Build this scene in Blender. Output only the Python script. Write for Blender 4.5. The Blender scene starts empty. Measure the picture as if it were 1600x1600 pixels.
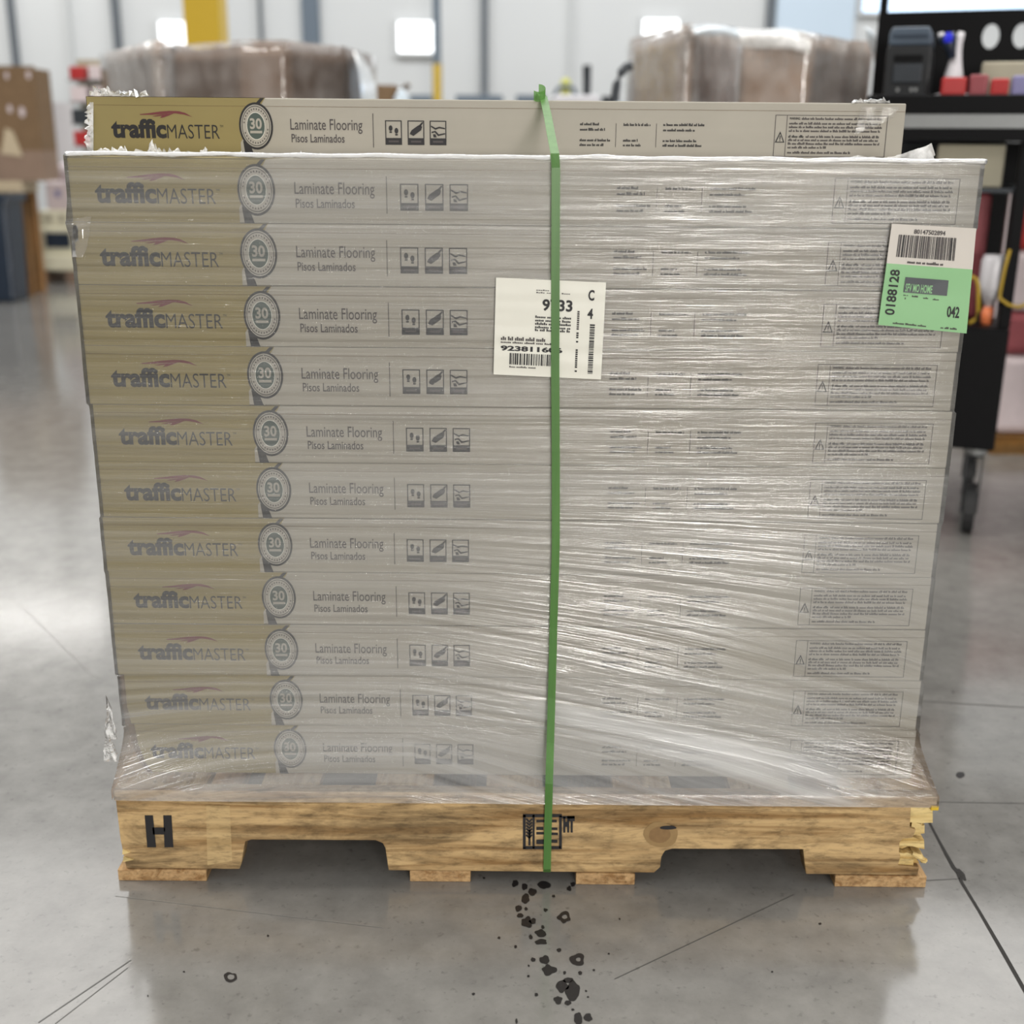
import bpy, bmesh, math, random
from mathutils import Vector, noise as mnoise

random.seed(7)
S = bpy.context.scene
COL = S.collection

# ------------------------------------------------------------------ camera
F_PX = 1857.0
PITCH = math.atan(0.31)
ROLL = math.radians(0.5)
EYE = Vector((0, 0, 1.104))
_f = Vector((0, math.cos(PITCH), -math.sin(PITCH)))
_r0 = Vector((1, 0, 0))
_u0 = _r0.cross(_f)
_r = math.cos(ROLL) * _r0 + math.sin(ROLL) * _u0
_u = -math.sin(ROLL) * _r0 + math.cos(ROLL) * _u0
cam_d = bpy.data.cameras.new('camera')
cam = bpy.data.objects.new('camera', cam_d)
COL.objects.link(cam)
from mathutils import Matrix
cam.matrix_world = Matrix(((_r.x, _u.x, -_f.x, EYE.x), (_r.y, _u.y, -_f.y, EYE.y), (_r.z, _u.z, -_f.z, EYE.z), (0, 0, 0, 1)))
cam_d.sensor_width = 36
cam_d.lens = 36 * F_PX / 1600
cam_d.clip_end = 200
cam_d.dof.use_dof = True
cam_d.dof.focus_distance = 1.70
cam_d.dof.aperture_fstop = 2.7
S.camera = cam

# ------------------------------------------------------------------ view, world, lights
S.view_settings.view_transform = 'Standard'
S.view_settings.look = 'None'
S.view_settings.gamma = 1
S.view_settings.use_curve_mapping = False
S.view_settings.exposure = -0.16
try:
    S.cycles.use_denoising = True
    S.cycles.max_bounces = 10
    S.cycles.transparent_max_bounces = 24
except Exception:
    pass
W = bpy.data.worlds.new('warehouse_ambient')
S.world = W
W.use_nodes = True
bg = W.node_tree.nodes['Background']
# dim round the horizon, bright overhead where the lit roof is
_nt = W.node_tree
_tc = _nt.nodes.new('ShaderNodeTexCoord')
_sx = _nt.nodes.new('ShaderNodeSeparateXYZ')
_nt.links.new(_tc.outputs['Generated'], _sx.inputs[0])
_cr = _nt.nodes.new('ShaderNodeValToRGB')
_e = _cr.color_ramp.elements
_e[0].position, _e[0].color = 0.08, (.08, .078, .076, 1)
_e[1].position, _e[1].color = .50, (.76, .752, .735, 1)
_nt.links.new(_sx.outputs['Z'], _cr.inputs[0])


def _mr(sock, a0, a1, b0, b1):
    n = _nt.nodes.new('ShaderNodeMapRange')
    n.interpolation_type = 'SMOOTHSTEP'
    for k, v in (('From Min', a0), ('From Max', a1), ('To Min', b0), ('To Max', b1)):
        n.inputs[k].default_value = v
    _nt.links.new(sock, n.inputs['Value'])
    return n.outputs[0]


# the roof lights of the hall beyond the stack are the brightest
_my = _nt.nodes.new('ShaderNodeMath')
_my.operation = 'MULTIPLY'
_nt.links.new(_mr(_sx.outputs['Y'], .15, .7, 0, 1), _my.inputs[0])
_nt.links.new(_mr(_sx.outputs['Z'], .2, .5, 0, 1), _my.inputs[1])
_st = _nt.nodes.new('ShaderNodeMath')
_st.operation = 'MULTIPLY_ADD'
_nt.links.new(_my.outputs[0], _st.inputs[0])
_st.inputs[1].default_value = 2.9
_st.inputs[2].default_value = 1.0
_nt.links.new(_cr.outputs[0], bg.inputs[0])
_nt.links.new(_st.outputs[0], bg.inputs[1])


def area(name, loc, target, sx, sy, power, color=(1, 1, 1)):
    d = bpy.data.lights.new(name, 'AREA')
    d.shape = 'RECTANGLE'
    d.size, d.size_y = sx, sy
    d.energy = power
    d.color = color
    o = bpy.data.objects.new(name, d)
    COL.objects.link(o)
    o.location = loc
    o.rotation_euler = (Vector(target) - Vector(loc)).to_track_quat('-Z', 'Y').to_euler()
    return o


# rows of high-bay ceiling lamps behind the camera, plus added fill lamps
WARM = (1, .96, .9)
for lx, ly, lz, lw, ll, pw in ((3.9, -9.0, 5.6, 1.4, .7, 170), (5.6, -13.0, 5.8, 2.0, .8, 330), (4.0, -15.0, 5.8, 1.0, .8, 160), (-2.6, -6.0, 5.6, .9, .4, 60), (2.2, -6.0, 5.6, 1.0, .4, 70),
                               (-3.6, 2.3, 5.2, 1.6, 1.2, 220), (3.2, 3.0, 6.2, 1.8, 1.2, 170)):  # this pair is added to light the bins and the right floor
    area('hall_and_fill_lamp', (lx, ly, lz), (lx, ly, 0), lw, ll, pw, WARM)
area('hall_and_fill_lamp', (-6.4, 14.4, 4.9), (-6.4, 14.4, 0), 2.2, .5, 45, (1, .97, .93))  # added low by the wall for the glow on the left floor
# unseen light added to brighten the back wall
area('wall_fill_light', (0, 9.5, 8.6), (0, 15.5, 2.0), 16, 1.5, 1050, (.97, .985, 1))
# unseen key light added behind right, for film streaks and strap shadow
area('rear_key_light', (2.9, -14.0, 1.9), (2.6, 2, 1.2), 3.4, 2.8, 1250, (1, .97, .92))


# ------------------------------------------------------------------ helpers
def ray(x, y):
    return _f + _r * ((x - 800) / F_PX) + _u * ((800 - y) / F_PX)


def at(x, y, Y):
    d = ray(x, y)
    return EYE + d * (Y / d.y)


def at_floor(x, y):
    d = ray(x, y)
    return EYE + d * (-EYE.z / d.z)


def lin(r, g, b):
    def c(v):
        v /= 255.0
        return v / 12.92 if v <= 0.04045 else ((v + 0.055) / 1.055) ** 2.4
    return (c(r), c(g), c(b), 1)


class MB:
    """collects faces, builds one mesh object"""

    def __init__(s):
        s.v, s.f, s.m = [], [], []

    def add(s, verts, faces, m=0):
        b = len(s.v)
        s.v += [tuple(v) for v in verts]
        s.f += [tuple(i + b for i in f) for f in faces]
        s.m += [m] * len(faces)
        return s

    def quad(s, a, b, c, d, m=0):
        return s.add([a, b, c, d], [(0, 1, 2, 3)], m)

    def box(s, x0, x1, y0, y1, z0, z1, m=0):
        v = [(x0, y0, z0), (x1, y0, z0), (x1, y1, z0), (x0, y1, z0), (x0, y0, z1), (x1, y0, z1), (x1, y1, z1), (x0, y1, z1)]
        return s.add(v, [(3, 2, 1, 0), (4, 5, 6, 7), (0, 1, 5, 4), (1, 2, 6, 5), (2, 3, 7, 6), (3, 0, 4, 7)], m)

    def obox(s, c, ax, ay, az, m=0):
        """box from a centre and three half-axis vectors"""
        c, ax, ay, az = map(Vector, (c, ax, ay, az))
        v = [c + ax * i + ay * j + az * k for k in (-1, 1) for i, j in ((-1, -1), (1, -1), (1, 1), (-1, 1))]
        return s.add(v, [(3, 2, 1, 0), (4, 5, 6, 7), (0, 1, 5, 4), (1, 2, 6, 5), (2, 3, 7, 6), (3, 0, 4, 7)], m)

    def prism_y(s, poly, y0, y1, m=0):
        """(x,z) outline, counter-clockwise seen from the front, pushed from y0 back to y1"""
        n = len(poly)
        v = [(x, y0, z) for x, z in poly] + [(x, y1, z) for x, z in poly]
        f = [tuple(range(n)), tuple(range(2 * n - 1, n - 1, -1))]
        f += [(i, i + n, (i + 1) % n + n, (i + 1) % n) for i in range(n)]
        return s.add(v, f, m)

    def prism_z(s, poly, z0, z1, m=0):
        n = len(poly)
        v = [(x, y, z0) for x, y in poly] + [(x, y, z1) for x, y in poly]
        f = [tuple(range(n - 1, -1, -1)), tuple(range(n, 2 * n))]
        f += [(i, (i + 1) % n, (i + 1) % n + n, i + n) for i in range(n)]
        return s.add(v, f, m)

    def tube(s, pts, r, n=10, m=0, cap=True):
        pts = [Vector(p) for p in pts]
        rr = r if isinstance(r, (list, tuple)) else [r] * len(pts)
        b = []
        up = Vector((0, 0, 1))
        for i, p in enumerate(pts):
            t = (pts[min(i + 1, len(pts) - 1)] - pts[max(i - 1, 0)]).normalized()
            a = t.cross(up if abs(t.dot(up)) < .95 else Vector((1, 0, 0))).normalized()
            c = a.cross(t)
            b += [p + (a * math.cos(2 * math.pi * k / n) + c * math.sin(2 * math.pi * k / n)) * rr[i] for k in range(n)]
        f = []
        for i in range(len(pts) - 1):
            for k in range(n):
                f.append((i * n + k, i * n + (k + 1) % n, (i + 1) * n + (k + 1) % n, (i + 1) * n + k))
        if cap:
            f += [tuple(range(n - 1, -1, -1)), tuple(range((len(pts) - 1) * n, len(pts) * n))]
        return s.add(b, f, m)

    def lathe(s, prof, c, n=20, m=0):
        """(radius, z) profile turned about a vertical axis through c"""
        b = []
        for r, z in prof:
            b += [(c[0] + r * math.cos(2 * math.pi * k / n), c[1] + r * math.sin(2 * math.pi * k / n), c[2] + z) for k in range(n)]
        f = [(i * n + k, i * n + (k + 1) % n, (i + 1) * n + (k + 1) % n, (i + 1) * n + k) for i in range(len(prof) - 1) for k in range(n)]
        f += [tuple(range(n - 1, -1, -1)), tuple(range((len(prof) - 1) * n, len(prof) * n))]
        return s.add(b, f, m)

    def build(s, name, mats, parent=None, smooth=False, bevel=0, seg=2, loc=None):
        me = bpy.data.meshes.new(name)
        me.from_pydata([tuple(v) for v in s.v], [], s.f)
        for m in (mats if isinstance(mats, (list, tuple)) else [mats]):
            me.materials.append(m)
        me.polygons.foreach_set('material_index', s.m)
        if bevel:
            bm = bmesh.new()
            bm.from_mesh(me)
            bmesh.ops.remove_doubles(bm, verts=bm.verts, dist=1e-6)
            es = [e for e in bm.edges if len(e.link_faces) == 2 and e.calc_face_angle(0) > .5]
            bmesh.ops.bevel(bm, geom=es, offset=bevel, segments=seg, profile=.5, affect='EDGES')
            bm.to_mesh(me)
            bm.free()
        if smooth:
            me.polygons.foreach_set('use_smooth', [True] * len(me.polygons))
        me.update()
        o = bpy.data.objects.new(name, me)
        COL.objects.link(o)
        if parent:
            o.parent = parent
        if loc:
            o.location = loc
        return o


def thing(name, label, cat, loc=(0, 0, 0), rz=0, group=None):
    o = bpy.data.objects.new(name, None)
    o.empty_display_size = .05
    COL.objects.link(o)
    o.location = loc
    o.rotation_euler = (0, 0, rz)
    return tag(o, label, cat, group)


def tag(o, label, cat, group=None):
    o['label'] = label
    o['category'] = cat
    if group:
        o['group'] = group
    return o


def structure(o):
    o['kind'] = 'structure'
    return o


def dup(root, loc, label=None, group=None, skip=()):
    r = root.copy()
    COL.objects.link(r)
    r.location = loc
    if label:
        r['label'] = label
    if group:
        r['group'] = group
    for ch in list(root.children):
        if ch.name.split('.')[0] in skip:
            continue
        c = ch.copy()
        COL.objects.link(c)
        c.parent = r
        for g in ch.children:
            if g.name.split('.')[0] in skip:
                continue
            d = g.copy()
            COL.objects.link(d)
            d.parent = c
    return r


# ------------------------------------------------------------------ lettering
_tc = {}


def glyphs(txt, bold=0.0):
    """unit-box outline mesh of a text in Blender's own font"""
    k = (txt, bold)
    if k not in _tc:
        cu = bpy.data.curves.new('lettering', 'FONT')
        cu.body = txt
        cu.offset = bold
        cu.resolution_u = 3
        ob = bpy.data.objects.new('lettering', cu)
        COL.objects.link(ob)
        dg = bpy.context.evaluated_depsgraph_get()
        me = bpy.data.meshes.new_from_object(ob.evaluated_get(dg))
        vs = [(v.co.x, v.co.y) for v in me.vertices]
        fs = [tuple(p.vertices) for p in me.polygons]
        bpy.data.objects.remove(ob)
        bpy.data.curves.remove(cu)
        bpy.data.meshes.remove(me)
        x0 = min(v[0] for v in vs); x1 = max(v[0] for v in vs)
        y0 = min(v[1] for v in vs); y1 = max(v[1] for v in vs)
        _tc[k] = ([((x - x0) / (x1 - x0), (y - y0) / (y1 - y0)) for x, y in vs], fs)
    return _tc[k]


class Print:
    """flat printing laid out in u,v; fn maps (u,v) to a point on the printed face"""

    def __init__(s, fn):
        s.fn = fn
        s.b = MB()

    def poly(s, pts, m=0):
        s.b.add([s.fn(*p) for p in pts], [tuple(range(len(pts)))], m)

    def rect(s, u0, u1, v0, v1, m=0):
        s.poly([(u0, v0), (u1, v0), (u1, v1), (u0, v1)], m)

    def frame(s, u0, u1, v0, v1, t, m=0, tv=None):
        tv = tv or t
        s.rect(u0, u1, v0, v0 + tv, m); s.rect(u0, u1, v1 - tv, v1, m)
        s.rect(u0, u0 + t, v0 + tv, v1 - tv, m); s.rect(u1 - t, u1, v0 + tv, v1 - tv, m)

    def text(s, t, u0, u1, v0, v1, m=0, bold=0.0, rot=False):
        vs, fs = glyphs(t, bold)
        if rot:   # reads from bottom to top
            s.b.add([s.fn(u1 - y * (u1 - u0), v0 + x * (v1 - v0)) for x, y in vs], fs, m)
        else:
            s.b.add([s.fn(u0 + x * (u1 - u0), v0 + y * (v1 - v0)) for x, y in vs], fs, m)

    def ellipse(s, u, v, ru, rv, m=0, n=40):
        s.poly([(u + ru * math.cos(2 * math.pi * k / n), v + rv * math.sin(2 * math.pi * k / n)) for k in range(n)], m)

    def ring(s, u, v, ru, rv, tu, tv, m=0, n=48):
        pts = [(u + a * math.cos(2 * math.pi * k / n), v + b * math.sin(2 * math.pi * k / n)) for a, b in ((ru, rv), (ru - tu, rv - tv)) for k in range(n)]
        s.b.add([s.fn(*p) for p in pts], [(k, (k + 1) % n, (k + 1) % n + n, k + n) for k in range(n)], m)

    def micro(s, u0, u1, v0, v1, rnd, m=0, cw=None, fill=1.0):
        """one line of print too small to read: rows of letter-sized strokes"""
        cw = cw or (v1 - v0) * .55
        x = u0
        end = u0 + (u1 - u0) * fill
        while x < end - cw:
            n = rnd.randint(2, 8)
            for _ in range(n):
                if x > end - cw:
                    break
                h = rnd.choice((.62, .62, .7, 1.0))
                s.rect(x, x + cw * .78, v0, v0 + (v1 - v0) * h, m)
                x += cw
            x += cw * .8


# ------------------------------------------------------------------ materials
def new_mat(name):
    m = bpy.data.materials.new(name)
    m.use_nodes = True
    nt = m.node_tree
    return m, nt, nt.nodes['Principled BSDF'], nt.nodes['Material Output']


def N(nt, typ, **kw):
    n = nt.nodes.new(typ)
    for k, v in kw.items():
        if k.startswith('i_'):
            key = k[2:]
            n.inputs[int(key) if key.isdigit() else key.replace('_', ' ')].default_value = v
        else:
            setattr(n, k, v)
    return n


def plain(name, rgb, rough=.5, metal=0.0, spec=.5, var=.06, scale=30, emit=None, strength=1):
    m, nt, p, out = new_mat(name)
    p.inputs['Roughness'].default_value = rough
    p.inputs['Metallic'].default_value = metal
    p.inputs['Specular IOR Level'].default_value = spec
    c = lin(*rgb)
    tc = N(nt, 'ShaderNodeTexCoord')
    no = N(nt, 'ShaderNodeTexNoise', i_Scale=scale, i_Detail=4.0)
    nt.links.new(tc.outputs['Object'], no.inputs['Vector'])
    mx = N(nt, 'ShaderNodeMix', data_type='RGBA')
    mx.inputs[6].default_value = tuple(v * (1 - var) for v in c[:3]) + (1,)
    mx.inputs[7].default_value = tuple(min(1, v * (1 + var)) for v in c[:3]) + (1,)
    nt.links.new(no.outputs['Fac'], mx.inputs[0])
    nt.links.new(mx.outputs[2], p.inputs['Base Color'])
    if emit:
        p.inputs['Emission Color'].default_value = lin(*emit)
        p.inputs['Emission Strength'].default_value = strength
    return m


def stretched_noise(nt, scale, nscale=1.0, detail=3.0, rough=.55, dist=0.0, coord='Object'):
    tc = N(nt, 'ShaderNodeTexCoord')
    mp = N(nt, 'ShaderNodeMapping')
    mp.inputs['Scale'].default_value = scale
    nt.links.new(tc.outputs[coord], mp.inputs['Vector'])
    no = N(nt, 'ShaderNodeTexNoise', i_Scale=nscale, i_Detail=detail, i_Roughness=rough, i_Distortion=dist)
    nt.links.new(mp.outputs['Vector'], no.inputs['Vector'])
    return no


def ramp(nt, src, stops):
    r = N(nt, 'ShaderNodeValToRGB')
    e = r.color_ramp.elements
    e[0].position, e[0].color = stops[0]
    e[1].position, e[1].color = stops[-1]
    for p, c in stops[1:-1]:
        q = e.new(p)
        q.color = c
    nt.links.new(src, r.inputs[0])
    return r


def g(v):
    return (v, v, v, 1)


def film_mat(name, uv=False, haze=(.0, .18), scale=(.45, .45, 55), bump=.6, gloss=1.2, tint=(.97, .97, .965), rough=.10, hz=(.80, .80, .79)):
    """clear polythene: lets light through, a little milky, glossy and wrinkled"""
    m, nt, p, out = new_mat(name)
    nt.nodes.remove(p)
    tr = N(nt, 'ShaderNodeBsdfTransparent')
    tr.inputs[0].default_value = (*tint, 1)
    df = N(nt, 'ShaderNodeBsdfDiffuse')
    df.inputs[0].default_value = (*hz, 1)
    gl = N(nt, 'ShaderNodeBsdfAnisotropic') if False else N(nt, 'ShaderNodeBsdfGlossy')
    gl.inputs['Roughness'].default_value = rough
    gl.inputs['Color'].default_value = (1, 1, 1, 1)
    fx = (lambda t: (t[0], t[2], 1)) if uv else (lambda t: t)
    co = 'UV' if uv else 'Object'
    n1 = stretched_noise(nt, fx(scale), 1.0, 5.0, .58, .25, co)
    n2 = stretched_noise(nt, fx((scale[0] * 2.2, scale[1] * 2.2, scale[2] * 3.2)), 1.0, 3.0, .55, .2, co)
    n3 = stretched_noise(nt, fx((.5, .5, 5.0)), 1.0, 3.0, .55, .1, co)
    add = N(nt, 'ShaderNodeMath', operation='MULTIPLY_ADD')
    nt.links.new(n2.outputs['Fac'], add.inputs[0])
    add.inputs[1].default_value = .45
    nt.links.new(n1.outputs['Fac'], add.inputs[2])
    bp = N(nt, 'ShaderNodeBump', i_Strength=bump, i_Distance=.01)
    nt.links.new(add.outputs[0], bp.inputs['Height'])
    nt.links.new(bp.outputs[0], gl.inputs['Normal'])
    av = N(nt, 'ShaderNodeMath', operation='MULTIPLY_ADD')
    nt.links.new(n1.outputs['Fac'], av.inputs[0])
    av.inputs[1].default_value = .55
    hb = N(nt, 'ShaderNodeMath', operation='MULTIPLY')
    nt.links.new(n3.outputs['Fac'], hb.inputs[0])
    hb.inputs[1].default_value = .45
    nt.links.new(hb.outputs[0], av.inputs[2])
    mr = N(nt, 'ShaderNodeMapRange')
    mr.inputs['From Min'].default_value = .36
    mr.inputs['From Max'].default_value = .66
    mr.inputs['To Min'].default_value = haze[0]
    mr.inputs['To Max'].default_value = haze[1]
    nt.links.new(av.outputs[0], mr.inputs['Value'])
    m1 = N(nt, 'ShaderNodeMixShader')
    hsrc = mr.outputs[0]
    if uv:      # more turns of film, more milkiness; carries the painted glare too
        at_ = N(nt, 'ShaderNodeAttribute', attribute_name='wraps_and_glare')
        hm = N(nt, 'ShaderNodeMath', operation='MULTIPLY', use_clamp=True)
        nt.links.new(hsrc, hm.inputs[0])
        nt.links.new(at_.outputs['Fac'], hm.inputs[1])
        hsrc = hm.outputs[0]
    nt.links.new(hsrc, m1.inputs[0])
    nt.links.new(tr.outputs[0], m1.inputs[1])
    nt.links.new(df.outputs[0], m1.inputs[2])
    fr = N(nt, 'ShaderNodeFresnel', i_IOR=1.5)
    nt.links.new(bp.outputs[0], fr.inputs['Normal'])
    fm = N(nt, 'ShaderNodeMath', operation='MULTIPLY', use_clamp=True)
    nt.links.new(fr.outputs[0], fm.inputs[0])
    fm.inputs[1].default_value = gloss
    m2 = N(nt, 'ShaderNodeMixShader')
    nt.links.new(fm.outputs[0], m2.inputs[0])
    nt.links.new(m1.outputs[0], m2.inputs[1])
    nt.links.new(gl.outputs[0], m2.inputs[2])
    nt.links.new(m2.outputs[0], out.inputs['Surface'])
    return m


def wood(name, light, dark, axis='x', stain=(92, 84, 62), amount=.55, scale=1.0, end=False):
    m, nt, p, out = new_mat(name)
    sc = {'x': (2.2, 26, 42), 'y': (26, 2.2, 42), 'z': (26, 26, 2.2)}[axis]
    sc = tuple(v * scale for v in sc)
    g1 = stretched_noise(nt, sc, 1.0, 6.0, .62, .8)
    r1 = ramp(nt, g1.outputs['Fac'], [(.36, lin(*dark)), (.54, lin(*light)), (.75, lin(*[min(255, v * 1.07) for v in light]))])
    s1 = stretched_noise(nt, tuple(v * .3 + 4 for v in sc), 1.0, 6.0, .68, .8)
    r2 = ramp(nt, s1.outputs['Fac'], [(.44, g(0)), (.66, g(amount))])
    mx = N(nt, 'ShaderNodeMix', data_type='RGBA')
    nt.links.new(r2.outputs[0], mx.inputs[0])
    nt.links.new(r1.outputs[0], mx.inputs[6])
    mx.inputs[7].default_value = lin(*stain)
    s2 = stretched_noise(nt, tuple(v * 2.2 + 30 for v in sc), 1.0, 4.0, .7, .2)
    r3 = ramp(nt, s2.outputs['Fac'], [(.34, g(.55)), (.50, g(1.0)), (.75, g(1.12))])
    mu = N(nt, 'ShaderNodeMix', data_type='RGBA', blend_type='MULTIPLY')
    mu.inputs[0].default_value = .8
    nt.links.new(mx.outputs[2], mu.inputs[6])
    nt.links.new(r3.outputs[0], mu.inputs[7])
    nt.links.new(mu.outputs[2], p.inputs['Base Color'])
    p.inputs['Roughness'].default_value = .75
    p.inputs['Specular IOR Level'].default_value = .25
    bp = N(nt, 'ShaderNodeBump', i_Strength=.25, i_Distance=.002)
    nt.links.new(g1.outputs['Fac'], bp.inputs['Height'])
    nt.links.new(bp.outputs[0], p.inputs['Normal'])
    return m


def concrete():
    m, nt, p, out = new_mat('polished_concrete')
    tc = N(nt, 'ShaderNodeTexCoord')
    a = N(nt, 'ShaderNodeTexNoise', i_Scale=1.1, i_Detail=7.0, i_Roughness=.62, i_Distortion=.3)
    b = N(nt, 'ShaderNodeTexNoise', i_Scale=14.0, i_Detail=6.0, i_Roughness=.65)
    c = N(nt, 'ShaderNodeTexNoise', i_Scale=75.0, i_Detail=3.0, i_Roughness=.6)
    for n in (a, b, c):
        nt.links.new(tc.outputs['Object'], n.inputs['Vector'])
    r1 = ramp(nt, a.outputs['Fac'], [(.3, lin(121, 119, 116)), (.7, lin(137, 135, 131))])
    r2 = ramp(nt, b.outputs['Fac'], [(.30, lin(102, 101, 98)), (.70, lin(147, 146, 142))])
    mx = N(nt, 'ShaderNodeMix', data_type='RGBA')
    mx.inputs[0].default_value = .5
    nt.links.new(r1.outputs[0], mx.inputs[6])
    nt.links.new(r2.outputs[0], mx.inputs[7])
    r3 = ramp(nt, c.outputs['Fac'], [(.26, g(.5)), (.40, g(1))])
    mu = N(nt, 'ShaderNodeMix', data_type='RGBA', blend_type='MULTIPLY')
    mu.inputs[0].default_value = .6
    nt.links.new(mx.outputs[2], mu.inputs[6])
    nt.links.new(r3.outputs[0], mu.inputs[7])
    nt.links.new(mu.outputs[2], p.inputs['Base Color'])
    rr = N(nt, 'ShaderNodeMapRange')
    rr.inputs['To Min'].default_value = .09
    rr.inputs['To Max'].default_value = .17
    nt.links.new(b.outputs['Fac'], rr.inputs['Value'])
    nt.links.new(rr.outputs[0], p.inputs['Roughness'])
    p.inputs['Specular IOR Level'].default_value = 1.0
    bp = N(nt, 'ShaderNodeBump', i_Strength=.035, i_Distance=.004)
    nt.links.new(b.outputs['Fac'], bp.inputs['Height'])
    nt.links.new(bp.outputs[0], p.inputs['Normal'])
    return m


def board(name, rgb, var=.05, rough=.62, streak=(3, 3, 60)):
    """printed corrugated card, faint horizontal flutes"""
    m, nt, p, out = new_mat(name)
    n1 = stretched_noise(nt, streak, 1.0, 3.0, .5)
    n2 = stretched_noise(nt, (9, 9, 9), 1.0, 4.0, .6)
    av = N(nt, 'ShaderNodeMath', operation='MULTIPLY_ADD')
    nt.links.new(n1.outputs['Fac'], av.inputs[0])
    av.inputs[1].default_value = .5
    nt.links.new(n2.outputs['Fac'], av.inputs[2])
    c = lin(*rgb)
    r = ramp(nt, av.outputs[0], [(.45, tuple(v * (1 - var) for v in c[:3]) + (1,)), (1.0, tuple(v * (1 + var) for v in c[:3]) + (1,))])
    nt.links.new(r.outputs[0], p.inputs['Base Color'])
    p.inputs['Roughness'].default_value = rough
    p.inputs['Specular IOR Level'].default_value = .3
    bp = N(nt, 'ShaderNodeBump', i_Strength=.08, i_Distance=.002)
    nt.links.new(n1.outputs['Fac'], bp.inputs['Height'])
    nt.links.new(bp.outputs[0], p.inputs['Normal'])
    return m


M = {}
M['concrete'] = concrete()
M['residue'] = plain('black_residue', (38, 36, 37), .35, var=.3, scale=200)
M['crack'] = plain('floor_crack', (40, 38, 36), .8, var=.3, scale=120)
M['joint'] = plain('floor_joint', (92, 91, 88), .3)
M['scuff'] = plain('floor_scuff', (142, 141, 138), .25)
M['grey_card'] = board('grey_carton_board', (170, 165, 154))
M['gold_card'] = board('gold_printed_board', (146, 133, 88))
M['raw_card'] = board('torn_brown_board', (104, 82, 58), .3)
M['ink'] = plain('black_ink', (26, 24, 27), .6, var=.1)
M['soft_ink'] = plain('grey_ink', (72, 66, 66), .6, var=.1)
M['maroon'] = plain('maroon_ink', (112, 48, 52), .6, var=.1)
M['seal_grey'] = plain('seal_light_grey', (168, 163, 153), .5)
M['seal_green'] = plain('seal_dark_green', (68, 82, 76), .5)
M['seal_white'] = plain('seal_white', (226, 224, 216), .5)
M['film'] = film_mat('stretch_film')
M['film_wound'] = film_mat('wound_stretch_film', uv=True, haze=(.04, .20), scale=(.3, .3, 60), bump=.75, gloss=1.3, rough=.11)
M['milky'] = film_mat('bunched_film', haze=(.42, .85), scale=(9, 9, 60), bump=.5, gloss=1.6, hz=(.9, .9, .9))
M['scrap'] = film_mat('torn_film', haze=(.35, .9), scale=(40, 40, 40), bump=.6, gloss=2.0, hz=(.93, .93, .92))
M['wood'] = wood('pallet_stringer_wood', (194, 164, 118), (138, 106, 66), 'x', (96, 78, 54), .9)
M['deck'] = wood('pallet_deck_wood', (200, 178, 146), (164, 134, 98), 'y', (120, 106, 88), .4)
M['rail'] = wood('pallet_lead_wood', (198, 178, 150), (150, 122, 90), 'x', (120, 100, 84), .5)
M['block'] = wood('pallet_bottom_wood', (190, 156, 112), (146, 110, 70), 'y', (110, 80, 50), .3, 1.6)
M['fresh'] = wood('splintered_wood', (222, 198, 140), (186, 152, 90), 'x', (170, 140, 70), .4)
M['paper'] = plain('white_label_paper', (226, 224, 212), .45, var=.03)
M['paper_grey'] = plain('off_white_label_paper', (206, 199, 190), .5, var=.04)
M['paper_green'] = plain('green_label_paper', (138, 188, 134), .5, var=.04)


def strap_mat():
    m, nt, p, out = new_mat('green_polyester_strap')
    p.inputs['Base Color'].default_value = lin(84, 160, 62)
    p.inputs['Roughness'].default_value = .3
    p.inputs['Transmission Weight'].default_value = 0
    n = stretched_noise(nt, (60, 60, 3), 1, 3)
    r = ramp(nt, n.outputs['Fac'], [(.3, lin(90, 132, 70)), (.7, lin(106, 152, 84))])
    nt.links.new(r.outputs[0], p.inputs['Base Color'])
    tr = N(nt, 'ShaderNodeBsdfTransparent')
    tr.inputs[0].default_value = (.50, .78, .38, 1)
    mx = N(nt, 'ShaderNodeMixShader')
    mx.inputs[0].default_value = .62
    nt.links.new(tr.outputs[0], mx.inputs[1])
    nt.links.new(p.outputs[0], mx.inputs[2])
    nt.links.new(mx.outputs[0], out.inputs['Surface'])
    return m


M['strap'] = strap_mat()
M['wall'] = plain('painted_wall_panel', (206, 208, 208), .7, var=.04, scale=.6)
M['wall_blue'] = plain('pale_blue_panel', (196, 212, 226), .6, var=.04, scale=1)
M['seam'] = plain('dark_wall_seam', (96, 102, 108), .6)
M['steel_blue'] = plain('blue_grey_column_steel', (98, 110, 122), .5)
M['yellow'] = plain('safety_yellow', (214, 178, 40), .45)
M['daylight'] = plain('daylight_pane', (250, 252, 255), .4, emit=(250, 253, 255), strength=2.2)
M['daylight_blue'] = plain('pale_blue_daylight_pane', (205, 228, 250), .4, emit=(200, 226, 255), strength=1.3)
M['black'] = plain('black_powder_coat', (7, 7, 9), .5, var=.2, spec=.15)
M['black_soft'] = plain('black_plastic', (26, 28, 31), .4, var=.15)
M['dark_grey'] = plain('charcoal_plastic', (46, 51, 57), .4, var=.15)
M['slate'] = plain('slate_plastic', (78, 90, 104), .35, var=.1)
M['steel'] = plain('brushed_steel', (150, 152, 152), .4, metal=.6)
M['rubber'] = plain('caster_rubber', (30, 30, 31), .6)
M['white_plastic'] = plain('white_plastic', (222, 220, 224), .35)
M['blue_led'] = plain('blue_plastic', (28, 36, 190), .4, emit=(30, 40, 230), strength=.25)
M['red'] = plain('red_packaging', (176, 42, 42), .4, var=.2)
M['red_dull'] = plain('dull_red_packaging', (150, 74, 80), .5, var=.2)
M['pink_white'] = plain('pinkish_white_packaging', (214, 200, 202), .5, var=.1)
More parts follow.
